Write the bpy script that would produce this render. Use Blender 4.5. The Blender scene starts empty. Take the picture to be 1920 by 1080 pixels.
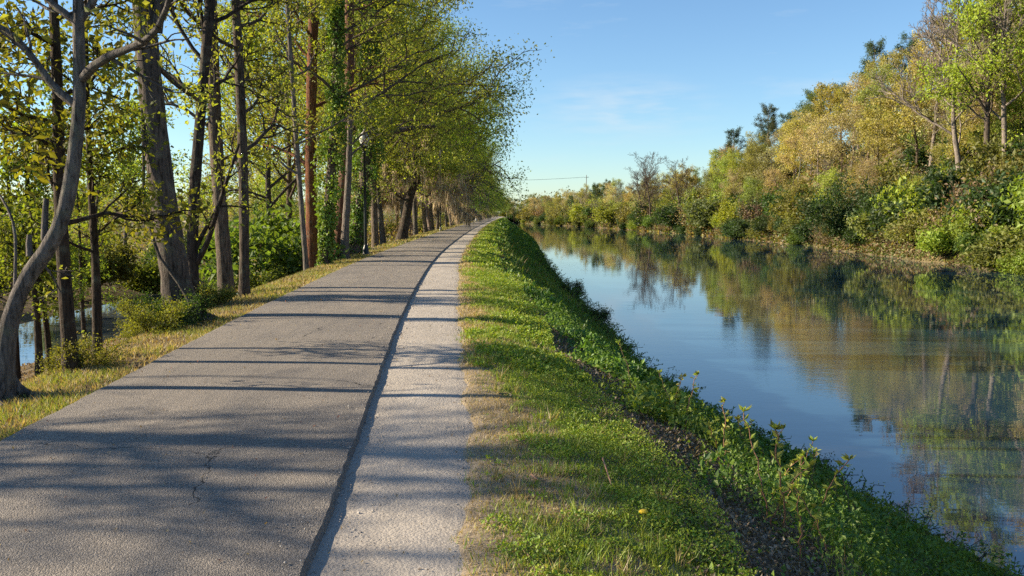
import bpy, math
import numpy as np
from mathutils import Vector

# ------------------------------------------------------------------ camera, sky, sun
scene = bpy.context.scene
R = math.radians
F_PX, HOR, CAM_H = 1600.0, 400.0, 1.65
PITCH = math.atan((540 - HOR) / F_PX)
SUN_EL, SUN_AZ = R(24), R(-86)          # azimuth clockwise from +Y
cam_d = bpy.data.cameras.new('camera')
cam_d.sensor_width = 36.0
cam_d.lens = F_PX / 1920 * 36.0
cam_d.clip_start, cam_d.clip_end = 0.05, 4000
cam = bpy.data.objects.new('camera', cam_d)
scene.collection.objects.link(cam)
cam.location = (0, 0, CAM_H)
cam.rotation_euler = (math.pi / 2 - PITCH, 0, 0)
scene.camera = cam

world = bpy.data.worlds.new('World')
scene.world = world
world.use_nodes = True
nt = world.node_tree
nt.nodes.clear()
sky = nt.nodes.new('ShaderNodeTexSky')
sky.sky_type = 'NISHITA'
sky.sun_disc = False
sky.sun_elevation = SUN_EL
sky.sun_rotation = SUN_AZ
sky.air_density = 1.0
sky.dust_density = 0.15
sky.ozone_density = 2.5
bg = nt.nodes.new('ShaderNodeBackground')
bg.inputs['Strength'].default_value = 0.1
wo = nt.nodes.new('ShaderNodeOutputWorld')
# a few thin wisps of cirrus low over the river
tc = nt.nodes.new('ShaderNodeTexCoord')
mp = nt.nodes.new('ShaderNodeMapping')
mp.inputs['Scale'].default_value = (2.2, 2.2, 13.0)
nz = nt.nodes.new('ShaderNodeTexNoise')
nz.inputs['Scale'].default_value = 2.6
nz.inputs['Detail'].default_value = 6
nz.inputs['Roughness'].default_value = 0.62
rp = nt.nodes.new('ShaderNodeValToRGB')
rp.color_ramp.elements[0].position = 0.56
rp.color_ramp.elements[0].color = (0, 0, 0, 1)
rp.color_ramp.elements[1].position = 0.86
rp.color_ramp.elements[1].color = (0.35, 0.35, 0.35, 1)
mx = nt.nodes.new('ShaderNodeMixRGB')
mx.inputs['Color2'].default_value = (3.1, 3.45, 3.7, 1)
nt.links.new(tc.outputs['Generated'], mp.inputs['Vector'])
nt.links.new(mp.outputs['Vector'], nz.inputs['Vector'])
nt.links.new(nz.outputs['Fac'], rp.inputs['Fac'])
dp = nt.nodes.new('ShaderNodeVectorMath'); dp.operation = 'DISTANCE'
sc_ = nt.nodes.new('ShaderNodeMapping'); sc_.inputs['Scale'].default_value = (1, 1, 3.0)
nt.links.new(tc.outputs['Generated'], sc_.inputs['Vector'])
nt.links.new(sc_.outputs['Vector'], dp.inputs[0]); dp.inputs[1].default_value = (0.125, 0.985, 3 * 0.118)
mr = nt.nodes.new('ShaderNodeMapRange')
mr.inputs['From Min'].default_value = 0.13; mr.inputs['From Max'].default_value = 0.02
nt.links.new(dp.outputs['Value'], mr.inputs['Value'])
mm = nt.nodes.new('ShaderNodeMath'); mm.operation = 'MULTIPLY_ADD'
nt.links.new(mr.outputs['Result'], mm.inputs[0])
nz2 = nt.nodes.new('ShaderNodeTexNoise'); nz2.inputs['Scale'].default_value = 9.0; nz2.inputs['Detail'].default_value = 5
nt.links.new(mp.outputs['Vector'], nz2.inputs['Vector'])
rp2 = nt.nodes.new('ShaderNodeValToRGB')
rp2.color_ramp.elements[0].position = .38; rp2.color_ramp.elements[1].position = .75
nt.links.new(nz2.outputs['Fac'], rp2.inputs['Fac'])
m5 = nt.nodes.new('ShaderNodeMath'); m5.operation = 'MULTIPLY'; m5.inputs[1].default_value = .5
nt.links.new(rp2.outputs['Color'], m5.inputs[0])
nt.links.new(m5.outputs[0], mm.inputs[1])
nt.links.new(rp.outputs['Color'], mm.inputs[2])
nt.links.new(mm.outputs[0], mx.inputs['Fac'])
hs = nt.nodes.new('ShaderNodeHueSaturation')
hs.inputs['Saturation'].default_value = 1.0
gm = nt.nodes.new('ShaderNodeGamma')
gm.inputs['Gamma'].default_value = 1.0
tn = nt.nodes.new('ShaderNodeMixRGB')
tn.blend_type = 'MULTIPLY'
tn.inputs['Fac'].default_value = 1.0
tn.inputs['Color2'].default_value = (0.57, 0.675, 0.75, 1)
nt.links.new(sky.outputs['Color'], gm.inputs['Color'])
nt.links.new(gm.outputs['Color'], tn.inputs['Color1'])
nt.links.new(tn.outputs['Color'], hs.inputs['Color'])
nt.links.new(hs.outputs['Color'], mx.inputs['Color1'])
nt.links.new(mx.outputs['Color'], bg.inputs['Color'])
nt.links.new(bg.outputs['Background'], wo.inputs['Surface'])

sun_d = bpy.data.lights.new('sun', 'SUN')
sun_d.energy = 5.0
sun_d.angle = R(0.9)
sun_d.color = (1.0, 0.83, 0.60)
sun = bpy.data.objects.new('sun', sun_d)
scene.collection.objects.link(sun)
sdir = Vector((math.sin(SUN_AZ) * math.cos(SUN_EL), math.cos(SUN_AZ) * math.cos(SUN_EL), math.sin(SUN_EL)))
sun.rotation_euler = (-sdir).to_track_quat('-Z', 'Y').to_euler()

scene.view_settings.view_transform = 'Standard'
scene.view_settings.look = 'None'
scene.view_settings.gamma = 1.0
scene.view_settings.use_curve_mapping = False
scene.view_settings.exposure = 1.32
scene.cycles.max_bounces = 7
scene.cycles.diffuse_bounces = 3
scene.cycles.glossy_bounces = 3
scene.cycles.transmission_bounces = 5
scene.cycles.transparent_max_bounces = 6
scene.cycles.sample_clamp_indirect = 6.0
scene.cycles.caustics_reflective = False
scene.cycles.caustics_refractive = False
scene.cycles.use_adaptive_sampling = True
scene.cycles.adaptive_threshold = 0.012
scene.cycles.use_denoising = False

rng = np.random.default_rng(11)
COL = scene.collection
ZW = -3.0                                # water level

# ------------------------------------------------------------------ pixel <-> world (measuring the photograph)
cp, sp = math.cos(PITCH), math.sin(PITCH)

def ray(u, v):
    a, b = (u - 960) / F_PX, (540 - v) / F_PX
    return np.array([a, cp + b * sp, -sp + b * cp])

def at_plane(u, v, z):
    d = ray(u, v)
    t = (z - CAM_H) / d[2]
    return np.array([0, 0, CAM_H]) + d * t

def at_depth(u, v, y):
    d = ray(u, v)
    return np.array([0, 0, CAM_H]) + d * (y / d[1])

def proj(p):
    x, y, z = p[0], p[1], p[2] - CAM_H
    dep = y * cp - z * sp
    if dep < 0.05:
        return None
    return 960 + F_PX * x / dep, 540 - F_PX * (y * sp + z * cp) / dep

# ------------------------------------------------------------------ the lines that shape the place
def curve(pix, z, head, tail):
    pts = [at_plane(u, v, z)[:2] for u, v in pix]
    pts = sorted(pts, key=lambda p: p[1])
    ys = np.array([p[1] for p in pts]); xs = np.array([p[0] for p in pts])
    ys = np.concatenate([[y for _, y in head], ys, [y for _, y in tail]])
    xs = np.concatenate([[x for x, _ in head], xs, [x for x, _ in tail]])
    s = np.linspace(0, 1, 900)
    k = np.linspace(-40, 1200, 1)
    # smooth on a warped axis so near points keep their detail
    warp = lambda y: np.arcsinh(y / 12.0)
    g = np.linspace(warp(-60), warp(1500), 1200)
    v = np.interp(g, warp(ys), xs)
    ker = np.exp(-0.5 * (np.arange(-60, 61) / 22.0) ** 2); ker /= ker.sum()
    vp = np.pad(v, 60, mode='edge')
    v = np.convolve(vp, ker, 'valid')
    return lambda y: np.interp(warp(np.asarray(y, float)), g, v)

XM = curve([(575, 1080), (600, 1020), (650, 900), (685, 780), (720, 680), (745, 612), (770, 560), (795, 515),
            (820, 480), (850, 455), (870, 440), (895, 425), (920, 413.5)], 0.0,
           [(-0.1, -60), (-0.4, -10), (-0.75, 0)], [(-5.2, 320), (-5.5, 500), (-5.5, 1500)])
XW = curve([(1815, 1060), (1470, 895), (1195, 712), (1130, 612), (1060, 548), (1018, 496), (1010, 468), (988, 440), (966, 425)], ZW,
           [(6.3, -60), (6.3, 0)], [(0.5, 400), (-1.0, 430), (-1.0, 1500)])
XB0 = curve([(1915, 515), (1750, 495), (1600, 470), (1450, 455), (1400, 448), (1300, 440), (1200, 432), (1100, 424.5), (985, 419.5)], ZW,
            [(38, -60), (38, 0)], [(-0.5, 415), (-0.8, 430), (-0.8, 1500)])

def wob(y, a, s, ph=0.0):
    y = np.asarray(y, float)
    return a * (np.sin(y / s + ph) * .6 + np.sin(y / (s * .43) + 1.7 + ph) * .3 + np.sin(y / (s * .21) + 4.1 + ph) * .2)

XL = lambda y: XM(y) - 2.5
XR = lambda y: XM(y) + np.interp(y, [0, 4, 6, 10, 20, 40], [.80, .82, .88, .98, 1.03, 1.05])
XB = lambda y: np.maximum(XB0(y) + wob(y, 1.3, 9.0), XW(y) + 0.3)
XC1 = lambda y: XL(y) - 9.6 + wob(y, .7, 6.0, 1.0)      # canal, near bank
XC2 = lambda y: np.minimum(-21.3 + wob(y, 1.0, 8.0, 2.0) - 0.0 * y, XC1(y) - 3)

SH = lambda y: XR(y) + 1.15 + wob(y, .17, 2.9, .7)                # where the shoulder rolls over into the slope

def sm(t):
    t = np.clip(t, 0, 1)
    return t * t * (3 - 2 * t)

def HILL(y):
    return np.interp(y, [-60, 40, 75, 100, 130, 165, 193, 225, 260, 400, 1500], [28, 28, 27.5, 26, 21.5, 17, 14, 10, 6.0, 2.0, 1.0])

def fnoise(x, y, s, seed=0):
    x = np.asarray(x, float) / s; y = np.asarray(y, float) / s
    return (np.sin(x * 1.3 + y * .7 + seed) + np.sin(x * -.8 + y * 1.9 + seed * 2.1 + 1) + np.sin(x * 2.7 + y * 2.1 + seed * .7 + 2) * .6
            + np.sin(x * 3.9 - y * 4.3 + seed * 1.3) * .4) / 3.0

def ground(x, y):
    x, y = np.asarray(x, float), np.asarray(y, float)
    xl, xr, xw, xb, c1, c2 = XL(y), XR(y), XW(y), XB(y), XC1(y), XC2(y)
    t = c2 - x
    z_far = ZW + 1.1 * sm(t / 2.2) + .5 * sm((t - 2) / 14) + .12 * fnoise(x, y, 3.0) * sm(t / 3)
    z_can = ZW - .7 * sm(np.minimum(x - c2, c1 - x) / 2)
    f = np.clip((x - c1) / np.maximum(xl - 1.1 - c1, .1), 0, 1)
    z_ls = ZW + (f * .75 + .25 * f * f) * (-.10 - ZW) + .10 * fnoise(x, y, 1.3, 3) * np.minimum(f, 1 - f) * 2
    z_lv = -.10 + .09 * np.clip((x - xl + 1.1) / 1.1, 0, 1) + .015 * fnoise(x, y, .35, 1)
    z_p = -.03 + .045 * sm((x - xr + .16 + .07 * fnoise(0 * y, y, .55, 3) + .04 * fnoise(0 * y, y, .16, 1)) / .13)
    sh = SH(y)
    z_rs = .015 - .20 * np.clip((x - xr) / (sh - xr), 0, 1) ** 2.2 + .022 * fnoise(x, y, .4, 2) * sm((x - xr) / .3) + .008 * fnoise(x, y, .13, 6)
    o = x - sh
    w = np.maximum(xw - sh, .2)
    g = np.clip(o / w, 0, 1)
    z_sl = -.19 + (ZW + .19) * (g + .09 * np.sin(g * 9.42) * (1 - g) * -1) - .07 * np.exp(-((o - .6) / .35) ** 2) + .10 * fnoise(x, y, .9, 5) * np.minimum(1, 6 * g * (1 - g))
    dd = np.minimum(x - xw, xb - x)
    z_bed = ZW - 1.4 * sm(dd / 3)
    t = x - xb
    z_h = ZW + 1.7 * sm(t / 1.0) + HILL(y) * sm(t / 34) + .25 * fnoise(x, y, 4.0, 7) * sm(t / 3) + 1.0 * fnoise(x, y, 19, 4) * sm(t / 20) * np.minimum(1, HILL(y) / 6)
    return np.select([x < c2, x < c1, x < xl - 1.1, x < xl, x <= xr, x < sh, x < xw, x < xb], [z_far, z_can, z_ls, z_lv, z_p, z_rs, z_sl, z_bed], z_h)

def hit(u, v, dmax=600):
    d = ray(u, v)
    ts = np.concatenate([np.linspace(2, 60, 1200), np.linspace(60, dmax, 2200)])
    P = np.array([0, 0, CAM_H]) + ts[:, None] * d
    below = P[:, 2] < np.maximum(ground(P[:, 0], P[:, 1]), ZW if v < 0 else -99)
    i = int(np.argmax(below)) if below.any() else len(ts) - 1
    return P[i]

def bank_point(u, off):
    """where the photograph's column u meets the bank this far left of the asphalt"""
    d = np.linspace(4, 200, 6000)
    k = (u - 960) / F_PX
    i = int(np.argmin(np.abs(k * d * 1.004 - (XL(d) - off)))) if u < 900 else 0
    x = float(XL(d[i]) - off)
    return np.array([x, d[i], float(ground(x, d[i]))])

# ------------------------------------------------------------------ materials
def mat(name):
    m = bpy.data.materials.new(name)
    m.use_nodes = True
    n = m.node_tree
    n.nodes.clear()
    out = n.nodes.new('ShaderNodeOutputMaterial')
    return m, n, out

def N(n, t, **kw):
    x = n.nodes.new(t)
    for k, v in kw.items():
        if k in x.inputs:
            x.inputs[k].default_value = v
        else:
            setattr(x, k, v)
    return x

def ramp(n, stops):
    r = n.nodes.new('ShaderNodeValToRGB')
    e = r.color_ramp.elements
    while len(e) < len(stops):
        e.new(0.5)
    for i, (p, c) in enumerate(stops):
        e[i].position = p
        e[i].color = tuple(c) + (1,) if len(c) == 3 else c
    return r

def noise(n, vec, scale, detail=4, rough=.55, dist=0.0):
    x = N(n, 'ShaderNodeTexNoise', Scale=scale, Detail=detail, Roughness=rough, Distortion=dist)
    n.links.new(vec, x.inputs['Vector'])
    return x

def objcoord(n, scale=(1, 1, 1), kind='Object'):
    t = n.nodes.new('ShaderNodeTexCoord')
    m = N(n, 'ShaderNodeMapping')
    m.inputs['Scale'].default_value = scale
    n.links.new(t.outputs[kind], m.inputs['Vector'])
    return m.outputs['Vector']

def mixc(n, fac, a, b, mode='MIX'):
    m = n.nodes.new('ShaderNodeMixRGB')
    m.blend_type = mode
    for s, v in ((m.inputs['Fac'], fac), (m.inputs['Color1'], a), (m.inputs['Color2'], b)):
        if hasattr(v, 'is_output') or isinstance(v, bpy.types.NodeSocket):
            n.links.new(v, s)
        elif isinstance(v, (int, float)):
            s.default_value = v
        else:
            s.default_value = tuple(v) + (1,) if len(v) == 3 else v
    return m.outputs['Color']

def math_(n, op, a, b=None, c=None):
    m = n.nodes.new('ShaderNodeMath')
    m.operation = op
    for i, v in enumerate((a, b, c)):
        if v is None:
            continue
        if isinstance(v, bpy.types.NodeSocket):
            n.links.new(v, m.inputs[i])
        else:
            m.inputs[i].default_value = v
    return m.outputs[0]

def attr(n, name, sock):
    a = n.nodes.new('ShaderNodeAttribute')
    a.attribute_name = name
    return a.outputs[sock]

def leaf_material(name, source, transl=.48, gloss=.02, yellow=(1.35, 1.32, .5)):
    m, n, out = mat(name)
    if source == 'object':
        oi = n.nodes.new('ShaderNodeObjectInfo')
        base = oi.outputs['Color']
        tint = attr(n, 'tint', 'Fac')
        val = math_(n, 'MULTIPLY_ADD', tint, 1.0, .5)
        hs = N(n, 'ShaderNodeHueSaturation')
        n.links.new(math_(n, 'MULTIPLY_ADD', tint, .03, .488), hs.inputs['Hue'])
        n.links.new(val, hs.inputs['Value'])
        n.links.new(base, hs.inputs['Color'])
        base = hs.outputs['Color']
    else:
        base = attr(n, 'col', 'Color')
    d = n.nodes.new('ShaderNodeBsdfDiffuse')
    t = n.nodes.new('ShaderNodeBsdfTranslucent')
    g = N(n, 'ShaderNodeBsdfGlossy', Roughness=.55)
    g.inputs['Color'].default_value = (.9, .95, 1, 1)
    n.links.new(base, d.inputs['Color'])
    n.links.new(mixc(n, 1.0, base, yellow, 'MULTIPLY'), t.inputs['Color'])
    m1 = N(n, 'ShaderNodeMixShader', Fac=transl)
    n.links.new(d.outputs[0], m1.inputs[1]); n.links.new(t.outputs[0], m1.inputs[2])
    m2 = N(n, 'ShaderNodeMixShader', Fac=gloss)
    n.links.new(m1.outputs[0], m2.inputs[1]); n.links.new(g.outputs[0], m2.inputs[2])
    n.links.new(m2.outputs[0], out.inputs['Surface'])
    return m

M_LEAF = leaf_material('tree leaves', 'object')
M_IVY = leaf_material('glossy ivy leaves', 'object', transl=.3, gloss=.035)
M_VEG = leaf_material('ground plants', 'attr', transl=.38, gloss=.03)
M_MOSS = leaf_material('hanging moss', 'object', transl=.3, gloss=0.0, yellow=(1.1, 1.0, .8))

def bark_material():
    m, n, out = mat('bark')
    oi = n.nodes.new('ShaderNodeObjectInfo')
    v = objcoord(n, (1, 1, .16))
    a = noise(n, v, 26, 6, .65, .4)
    b = noise(n, objcoord(n), 1.7, 3)
    b2 = noise(n, objcoord(n), 7.0, 4)
    r = ramp(n, [(.34, (.20, .19, .18)), (.48, (.8, .8, .8)), (.60, (1.15, 1.13, 1.1)), (.76, (1.7, 1.65, 1.6))])
    n.links.new(a.outputs['Fac'], r.inputs['Fac'])
    c = mixc(n, 1.0, oi.outputs['Color'], r.outputs['Color'], 'MULTIPLY')
    r2 = ramp(n, [(.54, (0, 0, 0)), (.70, (.55, .55, .55))])
    n.links.new(b2.outputs['Fac'], r2.inputs['Fac'])
    c = mixc(n, r2.outputs['Color'], c, (.16, .17, .13))        # lichen
    r3 = ramp(n, [(.3, (.72, .72, .72)), (.7, (1.25, 1.2, 1.15))])
    n.links.new(b.outputs['Fac'], r3.inputs['Fac'])
    c = mixc(n, 1.0, c, r3.outputs['Color'], 'MULTIPLY')
    p = N(n, 'ShaderNodeBsdfPrincipled', Roughness=.9)
    p.inputs['Specular IOR Level'].default_value = .2
    n.links.new(c, p.inputs['Base Color'])
    bp = N(n, 'ShaderNodeBump', Strength=1.0, Distance=.06)
    n.links.new(a.outputs['Fac'], bp.inputs['Height'])
    n.links.new(bp.outputs[0], p.inputs['Normal'])
    n.links.new(p.outputs[0], out.inputs['Surface'])
    return m
M_BARK = bark_material()

def soil_material(name, stops, scale=1.2, fine=30, bump=.5):
    m, n, out = mat(name)
    v = objcoord(n)
    a = noise(n, v, scale, 8, .65)
    b = noise(n, v, fine, 6, .7)
    r = ramp(n, stops)
    f = math_(n, 'MULTIPLY_ADD', b.outputs['Fac'], .55, math_(n, 'MULTIPLY', a.outputs['Fac'], .5))
    n.links.new(f, r.inputs['Fac'])
    p = N(n, 'ShaderNodeBsdfPrincipled', Roughness=.95)
    p.inputs['Specular IOR Level'].default_value = .15
    n.links.new(r.outputs['Color'], p.inputs['Base Color'])
    bp = N(n, 'ShaderNodeBump', Strength=bump, Distance=.04)
    n.links.new(b.outputs['Fac'], bp.inputs['Height'])
    n.links.new(bp.outputs[0], p.inputs['Normal'])
    n.links.new(p.outputs[0], out.inputs['Surface'])
    return m
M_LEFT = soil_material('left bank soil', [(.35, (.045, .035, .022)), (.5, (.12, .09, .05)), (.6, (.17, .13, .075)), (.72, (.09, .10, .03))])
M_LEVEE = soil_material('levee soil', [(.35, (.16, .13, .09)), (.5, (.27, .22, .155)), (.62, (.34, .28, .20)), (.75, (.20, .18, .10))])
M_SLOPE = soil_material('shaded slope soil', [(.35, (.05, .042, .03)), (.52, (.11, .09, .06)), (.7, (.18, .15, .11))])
M_BED = soil_material('river bed mud', [(.35, (.05, .045, .03)), (.7, (.10, .08, .05))])
M_HILL = soil_material('hillside leaf litter', [(.35, (.05, .045, .025)), (.5, (.12, .10, .055)), (.65, (.17, .135, .08)), (.78, (.10, .11, .04))], .4, 6)

def asphalt_material():
    m, n, out = mat('worn asphalt')
    v = objcoord(n)
    g = N(n, 'ShaderNodeTexVoronoi', Scale=120.0)
    n.links.new(v, g.inputs['Vector'])
    g2 = noise(n, v, 150, 3, .7)
    big = noise(n, v, .55, 5, .6)
    mid = noise(n, objcoord(n, (3.0, .5, 1)), 1.6, 5, .6)
    r = ramp(n, [(.0, (.085, .079, .074)), (.45, (.175, .162, .148)), (.8, (.285, .262, .235)), (1, (.43, .40, .36))])
    wn = N(n, 'ShaderNodeTexWhiteNoise')
    n.links.new(g.outputs['Position'], wn.inputs['Vector'])
    n.links.new(math_(n, 'MULTIPLY_ADD', wn.outputs['Value'], .55, math_(n, 'MULTIPLY', g2.outputs['Fac'], .45)), r.inputs['Fac'])
    r2 = ramp(n, [(.32, (.74, .74, .76)), (.5, (1.02, 1.0, .97)), (.68, (1.28, 1.22, 1.13))])
    n.links.new(math_(n, 'MULTIPLY_ADD', big.outputs['Fac'], .6, math_(n, 'MULTIPLY', mid.outputs['Fac'], .4)), r2.inputs['Fac'])
    c = mixc(n, 1.0, r.outputs['Color'], r2.outputs['Color'], 'MULTIPLY')
    # hairline cracks
    dn = noise(n, v, 3.0, 4)
    vv = n.nodes.new('ShaderNodeVectorMath'); vv.operation = 'MULTIPLY_ADD'
    n.links.new(dn.outputs['Color'], vv.inputs[0]); vv.inputs[1].default_value = (.5, .5, 0); n.links.new(v, vv.inputs[2])
    cr = N(n, 'ShaderNodeTexVoronoi', Scale=.42, feature='DISTANCE_TO_EDGE')
    n.links.new(vv.outputs[0], cr.inputs['Vector'])
    msk = noise(n, v, .5, 2)
    line = math_(n, 'MULTIPLY', math_(n, 'LESS_THAN', cr.outputs['Distance'], .0017), math_(n, 'GREATER_THAN', msk.outputs['Fac'], .51))
    c = mixc(n, line, c, (.035, .033, .032))
    p = N(n, 'ShaderNodeBsdfPrincipled', Roughness=.82)
    p.inputs['Specular IOR Level'].default_value = .35
    n.links.new(c, p.inputs['Base Color'])
    bp = N(n, 'ShaderNodeBump', Strength=1.0, Distance=.006)
    h = math_(n, 'SUBTRACT', math_(n, 'MULTIPLY_ADD', g.outputs['Distance'], -1.2, g2.outputs['Fac']), math_(n, 'MULTIPLY', line, 1.5))
    n.links.new(h, bp.inputs['Height'])
    n.links.new(bp.outputs[0], p.inputs['Normal'])
    n.links.new(p.outputs[0], out.inputs['Surface'])
    return m

def gravel_material():
    m, n, out = mat('crushed stone fines')
    v = objcoord(n)
    g = noise(n, v, 170, 5, .7)
    big = noise(n, v, .9, 5, .6)
    tr = noise(n, objcoord(n, (4.0, .35, 1)), 1.3, 4, .6)
    st = N(n, 'ShaderNodeTexVoronoi', Scale=55.0)
    n.links.new(v, st.inputs['Vector'])
    r = ramp(n, [(.28, (.26, .235, .20)), (.5, (.39, .358, .315)), (.72, (.48, .445, .395))])
    n.links.new(g.outputs['Fac'], r.inputs['Fac'])
    r2 = ramp(n, [(.3, (.78, .77, .76)), (.7, (1.1, 1.1, 1.1))])
    n.links.new(math_(n, 'MULTIPLY_ADD', big.outputs['Fac'], .5, math_(n, 'MULTIPLY', tr.outputs['Fac'], .5)), r2.inputs['Fac'])
    c = mixc(n, 1.0, r.outputs['Color'], r2.outputs['Color'], 'MULTIPLY')
    p = N(n, 'ShaderNodeBsdfPrincipled', Roughness=.95)
    p.inputs['Specular IOR Level'].default_value = .2
    n.links.new(c, p.inputs['Base Color'])
    lump = noise(n, v, 14, 5, .6)
    bp0 = N(n, 'ShaderNodeBump', Strength=.6, Distance=.02)
    n.links.new(lump.outputs['Fac'], bp0.inputs['Height'])
    bp = N(n, 'ShaderNodeBump', Strength=.9, Distance=.006)
    n.links.new(math_(n, 'MULTIPLY_ADD', st.outputs['Distance'], -.8, g.outputs['Fac']), bp.inputs['Height'])
    n.links.new(bp0.outputs[0], bp.inputs['Normal'])
    n.links.new(bp.outputs[0], p.inputs['Normal'])
    n.links.new(p.outputs[0], out.inputs['Surface'])
    return m

def water_material(name, base, ior, strength):
    m, n, out = mat(name)
    p = N(n, 'ShaderNodeBsdfPrincipled', Roughness=.02, IOR=ior)
    p.inputs['Base Color'].default_value = base + (1,)
    v = objcoord(n, (1, 1, 1))
    a = noise(n, objcoord(n, (.55, 1.5, 1)), 1.1, 3, .55)
    b = noise(n, objcoord(n, (.8, 1.6, 1)), 6.0, 3, .5)
    msk = noise(n, objcoord(n, (.025, .05, 1)), 1.0, 3, .5)
    r = ramp(n, [(.54, (.05, .05, .05)), (.66, (1, 1, 1))])
    n.links.new(msk.outputs['Fac'], r.inputs['Fac'])
    h = math_(n, 'MULTIPLY_ADD', b.outputs['Fac'], math_(n, 'MULTIPLY', r.outputs['Color'], .07), math_(n, 'MULTIPLY', a.outputs['Fac'], .065))
    bp = N(n, 'ShaderNodeBump', Strength=strength, Distance=.08)
    n.links.new(h, bp.inputs['Height'])
    n.links.new(bp.outputs[0], p.inputs['Normal'])
    n.links.new(p.outputs[0], out.inputs['Surface'])
    return m

def plain(name, color, rough=.6, metal=0.0, bump=0.0, scale=30, trans=0.0):
    m, n, out = mat(name)
    p = N(n, 'ShaderNodeBsdfPrincipled', Roughness=rough, Metallic=metal)
    v = objcoord(n)
    a = noise(n, v, scale, 5, .6)
    r = ramp(n, [(.3, tuple(c * .75 for c in color)), (.7, tuple(min(1, c * 1.2) for c in color))])
    n.links.new(a.outputs['Fac'], r.inputs['Fac'])
    n.links.new(r.outputs['Color'], p.inputs['Base Color'])
    if trans:
        p.inputs['Transmission Weight'].default_value = trans
    if bump:
        bp = N(n, 'ShaderNodeBump', Strength=bump, Distance=.02)
        n.links.new(a.outputs['Fac'], bp.inputs['Height'])
        n.links.new(bp.outputs[0], p.inputs['Normal'])
    n.links.new(p.outputs[0], out.inputs['Surface'])
    return m

# ------------------------------------------------------------------ mesh helpers
class Acc:
    """vertex / face blocks collected with numpy, linked as one mesh"""
    def __init__(s):
        s.v, s.f3, s.f4, s.n = [], [], [], 0
        s.t3, s.t4, s.c3, s.c4 = [], [], [], []
    def add(s, v, f, tint=None, col=None):
        v = np.asarray(v, np.float32).reshape(-1, 3); f = np.asarray(f, np.int64)
        k = f.shape[1]
        (s.f3 if k == 3 else s.f4).append(f + s.n)
        tl, cl = (s.t3, s.c3) if k == 3 else (s.t4, s.c4)
        tl.append(np.full(len(f), .5, np.float32) if tint is None else np.broadcast_to(np.asarray(tint, np.float32), (len(f),)))
        c = np.ones((len(f), 4), np.float32)
        if col is not None:
            c[:, :3] = col
        cl.append(c)
        s.v.append(v); s.n += len(v)
    def mesh(s, name, material, smooth=False, tint=False, col=False):
        me = bpy.data.meshes.new(name)
        if not s.v:
            return me
        V = np.concatenate(s.v)
        f3 = np.concatenate(s.f3) if s.f3 else np.zeros((0, 3), np.int64)
        f4 = np.concatenate(s.f4) if s.f4 else np.zeros((0, 4), np.int64)
        nl, npoly = f3.size + f4.size, len(f3) + len(f4)
        me.vertices.add(len(V)); me.loops.add(nl); me.polygons.add(npoly)
        me.vertices.foreach_set('co', V.ravel())
        me.loops.foreach_set('vertex_index', np.concatenate([f3.ravel(), f4.ravel()]).astype(np.int32))
        tot = np.concatenate([np.full(len(f3), 3), np.full(len(f4), 4)]).astype(np.int32)
        st = np.concatenate([[0], np.cumsum(tot)[:-1]]).astype(np.int32)
        me.polygons.foreach_set('loop_start', st)
        me.polygons.foreach_set('loop_total', tot)
        me.polygons.foreach_set('use_smooth', np.full(npoly, smooth))
        if tint:
            a = me.attributes.new('tint', 'FLOAT', 'FACE')
            a.data.foreach_set('value', np.concatenate(s.t3 + s.t4).astype(np.float32))
        if col:
            a = me.attributes.new('col', 'FLOAT_COLOR', 'FACE')
            a.data.foreach_set('color', np.concatenate(s.c3 + s.c4).astype(np.float32).ravel())
        me.update(calc_edges=True)
        if material:
            me.materials.append(material)
        return me

def unit(a):
    return a / np.maximum(np.linalg.norm(a, axis=-1, keepdims=True), 1e-9)

def tubes(acc, P, Rr, k):
    """P (B,n,3) centre lines, Rr (B,n) radii"""
    B, n, _ = P.shape
    T = np.gradient(P, axis=1)
    T = unit(T)
    ref = np.where(np.abs(T[:, :1, 2:3]) > .85, np.array([1., .13, 0]), np.array([.05, .1, 1.]))
    ref = np.broadcast_to(ref, T.shape)
    U = unit(np.cross(T, ref)); W = np.cross(T, U)
    a = np.arange(k) * 2 * np.pi / k
    V = P[:, :, None] + Rr[:, :, None, None] * (U[:, :, None] * np.cos(a)[:, None] + W[:, :, None] * np.sin(a)[:, None])
    idx = np.arange(B * n * k).reshape(B, n, k)
    a0, a1 = idx[:, :-1, :], idx[:, 1:, :]
    f = np.stack([a0, np.roll(a0, -1, 2), np.roll(a1, -1, 2), a1], -1).reshape(-1, 4)
    acc.add(V.reshape(-1, 3), f)

def leaves(acc, P, size, asp=.55, flat=.35, droop=0.0, tint=None, col=None, axis=None):
    n = len(P)
    a = rng.normal(size=(n, 3)); a[:, 2] -= droop
    if axis is not None:
        a = a * .5 + axis
    a = unit(a)
    nn = unit(rng.normal(size=(n, 3)) * (1 - flat) + np.array([0, 0, 1.]) * flat * 1.6)
    w = unit(np.cross(nn, a)); nn = np.cross(a, w)
    s = np.broadcast_to(np.asarray(size, float), (n,))[:, None]
    mid = P + a * s * .45 + nn * s * .10
    V = np.stack([P, mid + w * s * asp * .5, P + a * s, mid - w * s * asp * .5], 1)
    acc.add(V.reshape(-1, 3), np.arange(4 * n).reshape(n, 4), tint, col)

def chaikin(P, it=2):
    P = np.asarray(P, float)
    for _ in range(it):
        q = .75 * P[:-1] + .25 * P[1:]; r = .25 * P[:-1] + .75 * P[1:]
        P = np.concatenate([P[:1], np.stack([q, r], 1).reshape(-1, P.shape[1]), P[-1:]])
    return P

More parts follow.
